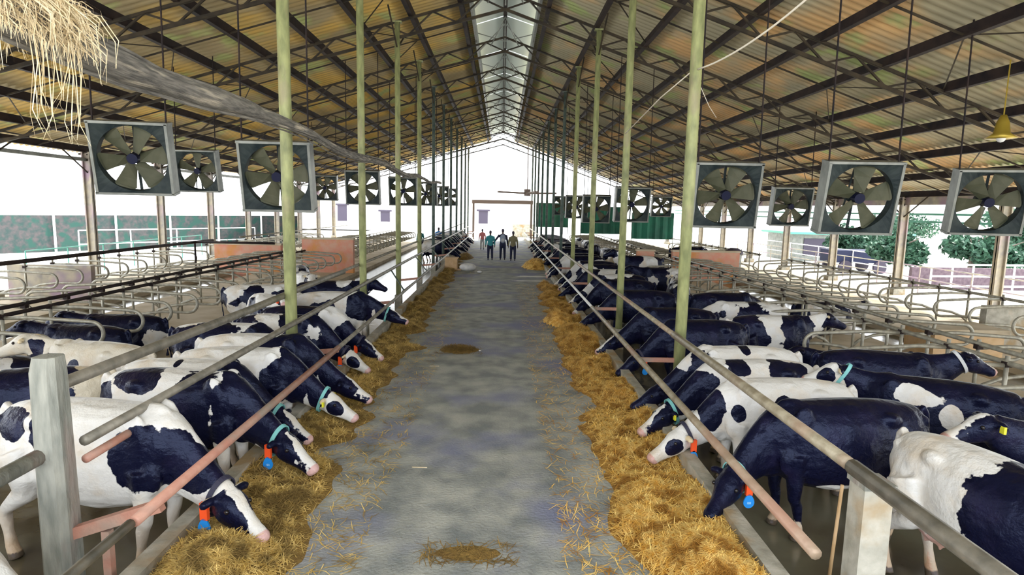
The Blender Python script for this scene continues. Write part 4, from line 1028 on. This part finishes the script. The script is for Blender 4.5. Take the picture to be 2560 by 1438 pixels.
# ------------------------------------------------------------------ small things in the aisle
t = thing('wooden_box', 'tan wooden box beside the left kerb before the white sack', 'box', (-2.45, 29.6, 0))
b = MB(); b.box((-.3, -.3, 0), (.3, .3, .55)); b.build('box_body', M['woodbox'], t)
b = MB(); b.box((-.34, -.34, .55), (.34, .34, .6)); b.build('box_lid', M['woodbox'], t)
b = MB(); b.box((-.42, -.5, 0), (.5, -.32, .06)); b.build('plank', M['woodbox'], t)
b = MB(); b.ball((0, 0, .16), (.42, .3, .2), 14, 8); b.build('sack', M['bag'], smooth=True, label='white sack lying on the left of the aisle', cat='sack', loc=(-1.62, 29.2, 0))
b = MB(); b.ball((0, 0, .05), (.13, .1, .06), 10, 6); b.build('sack', M['bag'], smooth=True, label='small white scrap right of the white sack', cat='scrap', loc=(-1.0, 28.2, 0))
b = MB(); b.ball((0, 0, .012), (.03, .03, .016), 10, 6); b.build('pebble', M['bag'], smooth=True, label='tiny white dot right of the brown straw scatter', cat='pebble', loc=(-.42, 12.6, 0))
for i, (xx, yy, w_, l_) in enumerate(((1.45, 27.0, .75, .28), (1.30, 25.3, .80, .2))):  # flat white discs: patches of sunlight on the floor put in as colour
    b = MB(); n = 24; V = [(0, 0, .012)] + [(math.cos(2 * math.pi * q / n) * w_ * (1 + .15 * math.sin(q * 2.3)), math.sin(2 * math.pi * q / n) * l_ * (1 + .2 * math.sin(q * 1.7)), .006) for q in range(n)]
    b.add(V, [(0, 1 + q, 1 + (q + 1) % n) for q in range(n)])
    b.build('painted_sun_patch', M['white'], label='%s white painted sun patch across the right of the far aisle' % ('farther' if i == 0 else 'nearer'), cat='sun patch', loc=(xx, yy, 0))
for i, (xx, yy, rz) in enumerate(((-.92, 6.75, 8), (-1.25, 11.3, 5))):
    b = MB(); b.bar((-.09, 0, .006), (.09, .01, .008), .010, .006); o = b.build('straw_stalk', M['strawP'], label='single pale straw stalk lying on the %s aisle floor' % ('near left' if i == 0 else 'mid left'), cat='stalk', loc=(xx, yy, 0)); o.rotation_euler = (0, 0, R(-rz))

# ------------------------------------------------------------------ beyond the barn
t = thing('end_building', 'white building across the far end of the barn', 'building', (0, 78, -.1))
b = MB(); b.box((-34, 0, 0), (12, 6, 3.9)); b.build('wall_body', M['white'], t)
b = MB(); b.box((-34.5, -.4, 3.9), (12.5, 6.5, 4.15)); b.build('roof_edge', M['whitesteel'], t)
for xx, w_, h_ in ((-2.4, .6, 1.6), (-15.0, .6, 1.3), (-20.5, .6, 2.0)):
    b = MB(); b.box((xx - w_, -.05, 1.1), (xx + w_, .05, 1.1 + h_)); wn = b.build('window', M['dark'], t)
    b = MB(); b.box((xx - w_ - .25, -.2, 1.1 + h_), (xx + w_ + .25, .1, 1.3 + h_)); b.build('lintel', M['dark'], wn)
t = thing('gate_frame', 'brown beam gateway at the far end of the aisle', 'gateway', (0, 58.6, 0))
b = MB(); b.box((-2.9, -.12, 3.45), (3.0, .12, 3.8)); b.build('crossbeam', M['beam'], t)
for xx in (-2.75, 2.85):
    b = MB(); b.box((xx - .1, -.1, 0), (xx + .1, .1, 3.45)); b.build('gate_post', M['beam'], t)
slab('yard_block', 1.2, 3.6, 66, 67, -.1, 1.3, M['kerb'], label='grey concrete block outside the far end, right of the people', cat='block')
# left boundary fence
t = thing('boundary_fence', 'teal mesh boundary fence with white posts beyond the left side', 'fence', (0, 0, -.25))
p0, p1 = Vector((-37, 28, 0)), Vector((-17.2, 51.5, 0)); n = 9
for i in range(n):
    a = p0.lerp(p1, i / n); c_ = p0.lerp(p1, (i + 1) / n)
    b = MB(); b.bar(a + Vector((0, 0, 1.15)), c_ + Vector((0, 0, 1.15)), .08, 2.3); b.build('mesh_panel', M['fencepanel'], t)
for i in range(n + 1):
    a = p0.lerp(p1, i / n) + Vector((.08, -.08, 0)); b = MB(); b.tube([a, a + Vector((0, 0, 2.4))], .07 if i != 2 else .2, 8); b.build('fence_post', M['whitesteel'], t)
# right side: nets, shed, trees
for i, (x0, x1, z0, z1, yy) in enumerate(((3.3, 6.4, 1.3, 3.6, 58.2), (6.5, 9.8, 1.1, 3.3, 49.5), (10.0, 13.2, .9, 2.9, 46.2))):
    t = thing('shade_net', '%s green shade net hanging at far right end' % ['left', 'middle', 'right'][i], 'net', ((x0 + x1) / 2, yy, z1), group='green shade nets')
    b = MB(); w2 = (x1 - x0) / 2; nn = 16; V = []
    for q in range(nn + 1):
        for z_ in (0, z0 - z1): V.append((-w2 + 2 * w2 * q / nn, .08 * math.sin(q * 1.9), z_)); V.append((-w2 + 2 * w2 * q / nn, .08 * math.sin(q * 1.9) + .02, z_))
    b.add(V, [(4 * q, 4 * q + 4, 4 * q + 6, 4 * q + 2) for q in range(nn)] + [(4 * q + 1, 4 * q + 3, 4 * q + 7, 4 * q + 5) for q in range(nn)])
    b.build('net_cloth', M['net'], t)
    b = MB(); b.tube([(-w2, 0, 0), (w2, 0, 0)], .03, 6)
    for s_ in (-1, 1): b.tube([(s_ * w2, 0, 0), (s_ * w2, 0, -z1 - .25)], .03, 6)
    b.build('net_frame', M['post_far'], t)
def tree_obj(x_, y_, h, r, label, seed):
    rn_ = np.random.default_rng(seed); t = thing('tree', label, 'tree', (x_, y_, -.25), group='trees beyond the right yard')
    b = MB(); b.tube([(0, 0, 0), (.05, 0, h * .45), (0, .05, h * .8)], [.16, .11, .05], 8)
    for q in range(5):
        a = q * 1.3; b.tube([(0, 0, h * (.4 + .08 * q)), (r * .6 * math.cos(a), r * .6 * math.sin(a), h * (.6 + .07 * q))], [.06, .02], 6)
    b.build('trunk', M['trunk'], t)
    n = 2600; d = rn_.normal(0, 1, (n, 3)); d /= np.linalg.norm(d, axis=1)[:, None]; rr = rn_.random(n) ** .4
    cen = rn_.normal(0, .35, (9, 3)) * np.array([r, r, h * .28]); ci = rn_.integers(0, 9, n)
    p = cen[ci] + d * rr[:, None] * np.array([r * .55, r * .55, h * .2]) + np.array([0, 0, h * .62])
    a = rn_.normal(0, 1, (n, 3)); a /= np.linalg.norm(a, axis=1)[:, None]; c2 = np.cross(a, rn_.normal(0, 1, (n, 3))); c2 /= np.linalg.norm(c2, axis=1)[:, None]
    V = np.stack([p - a * .16, p + c2 * .08, p + a * .16, p - c2 * .08], 1).reshape(-1, 3)
    b = MB(); b.add(V.tolist(), (np.arange(n) * 4)[:, None].__add__(np.arange(4)).tolist()); b.build('foliage', M['leaf'], t)
for i, (xx, yy, h, r_, lb) in enumerate(((20.6, 30.5, 2.5, 1.3, 'low dark green tree behind the white yard railing, leftmost'), (23.2, 29.2, 2.8, 1.2, 'dark green tree behind the middle of the white yard railing'), (26.2, 30.8, 2.4, 1.3, 'bushy tree at the right end of the white yard railing'), (21.8, 37, 3.0, 1.5, 'teal-green tree beyond the grey railing on right'), (28.5, 34, 3.6, 1.9, 'rounded tree farthest to the right'), (33, 50, 4.2, 2.6, 'distant tree behind the yard shed'))):
    tree_obj(xx, yy, h, r_, lb, i + 40)
slab('yard_wall', 18.8, 26.5, 27.0, 27.2, -.3, .75, M['brickdull'], label='low purple-brown wall behind the white yard railing at right', cat='wall')
t = thing('yard_shed', 'pale open yard shed with dark openings beyond right side', 'shed', (24.5, 44, -.25))
b = MB(); b.box((-4, -2, 0), (4, 2, 1.9)); b.build('wall_body', M['fanrim'], t)
b = MB(); b.box((-4.4, -2.5, 1.9), (4.4, 2.3, 2.05)); b.build('roof', M['greenpipe'], t)
for xx in (-2.4, 0, 2.4):
    b = MB(); b.box((xx - .8, -2.06, .4), (xx + .8, -1.98, 1.6)); b.build('opening', M['dark'], t)
t = thing('yard_wagon', 'dark farm wagon parked in the right yard', 'wagon', (20.6, 34.6, -.25))
b = MB(); b.box((-1.6, -.8, .6), (1.6, .8, 1.3)); b.build('wagon_box', M['navy'], t)
for sx in (-1, 1):
    for sy in (-1, 1):
        b = MB(); b.disc((sx * 1.0, sy * .85, .35), (0, 1, 0), .38, .15, 18); b.build('wheel', M['dark'], t)
b = MB(); b.bar((-1.6, 0, .6), (-2.7, 0, .4), .08, .08); b.build('drawbar', M['column'], t)
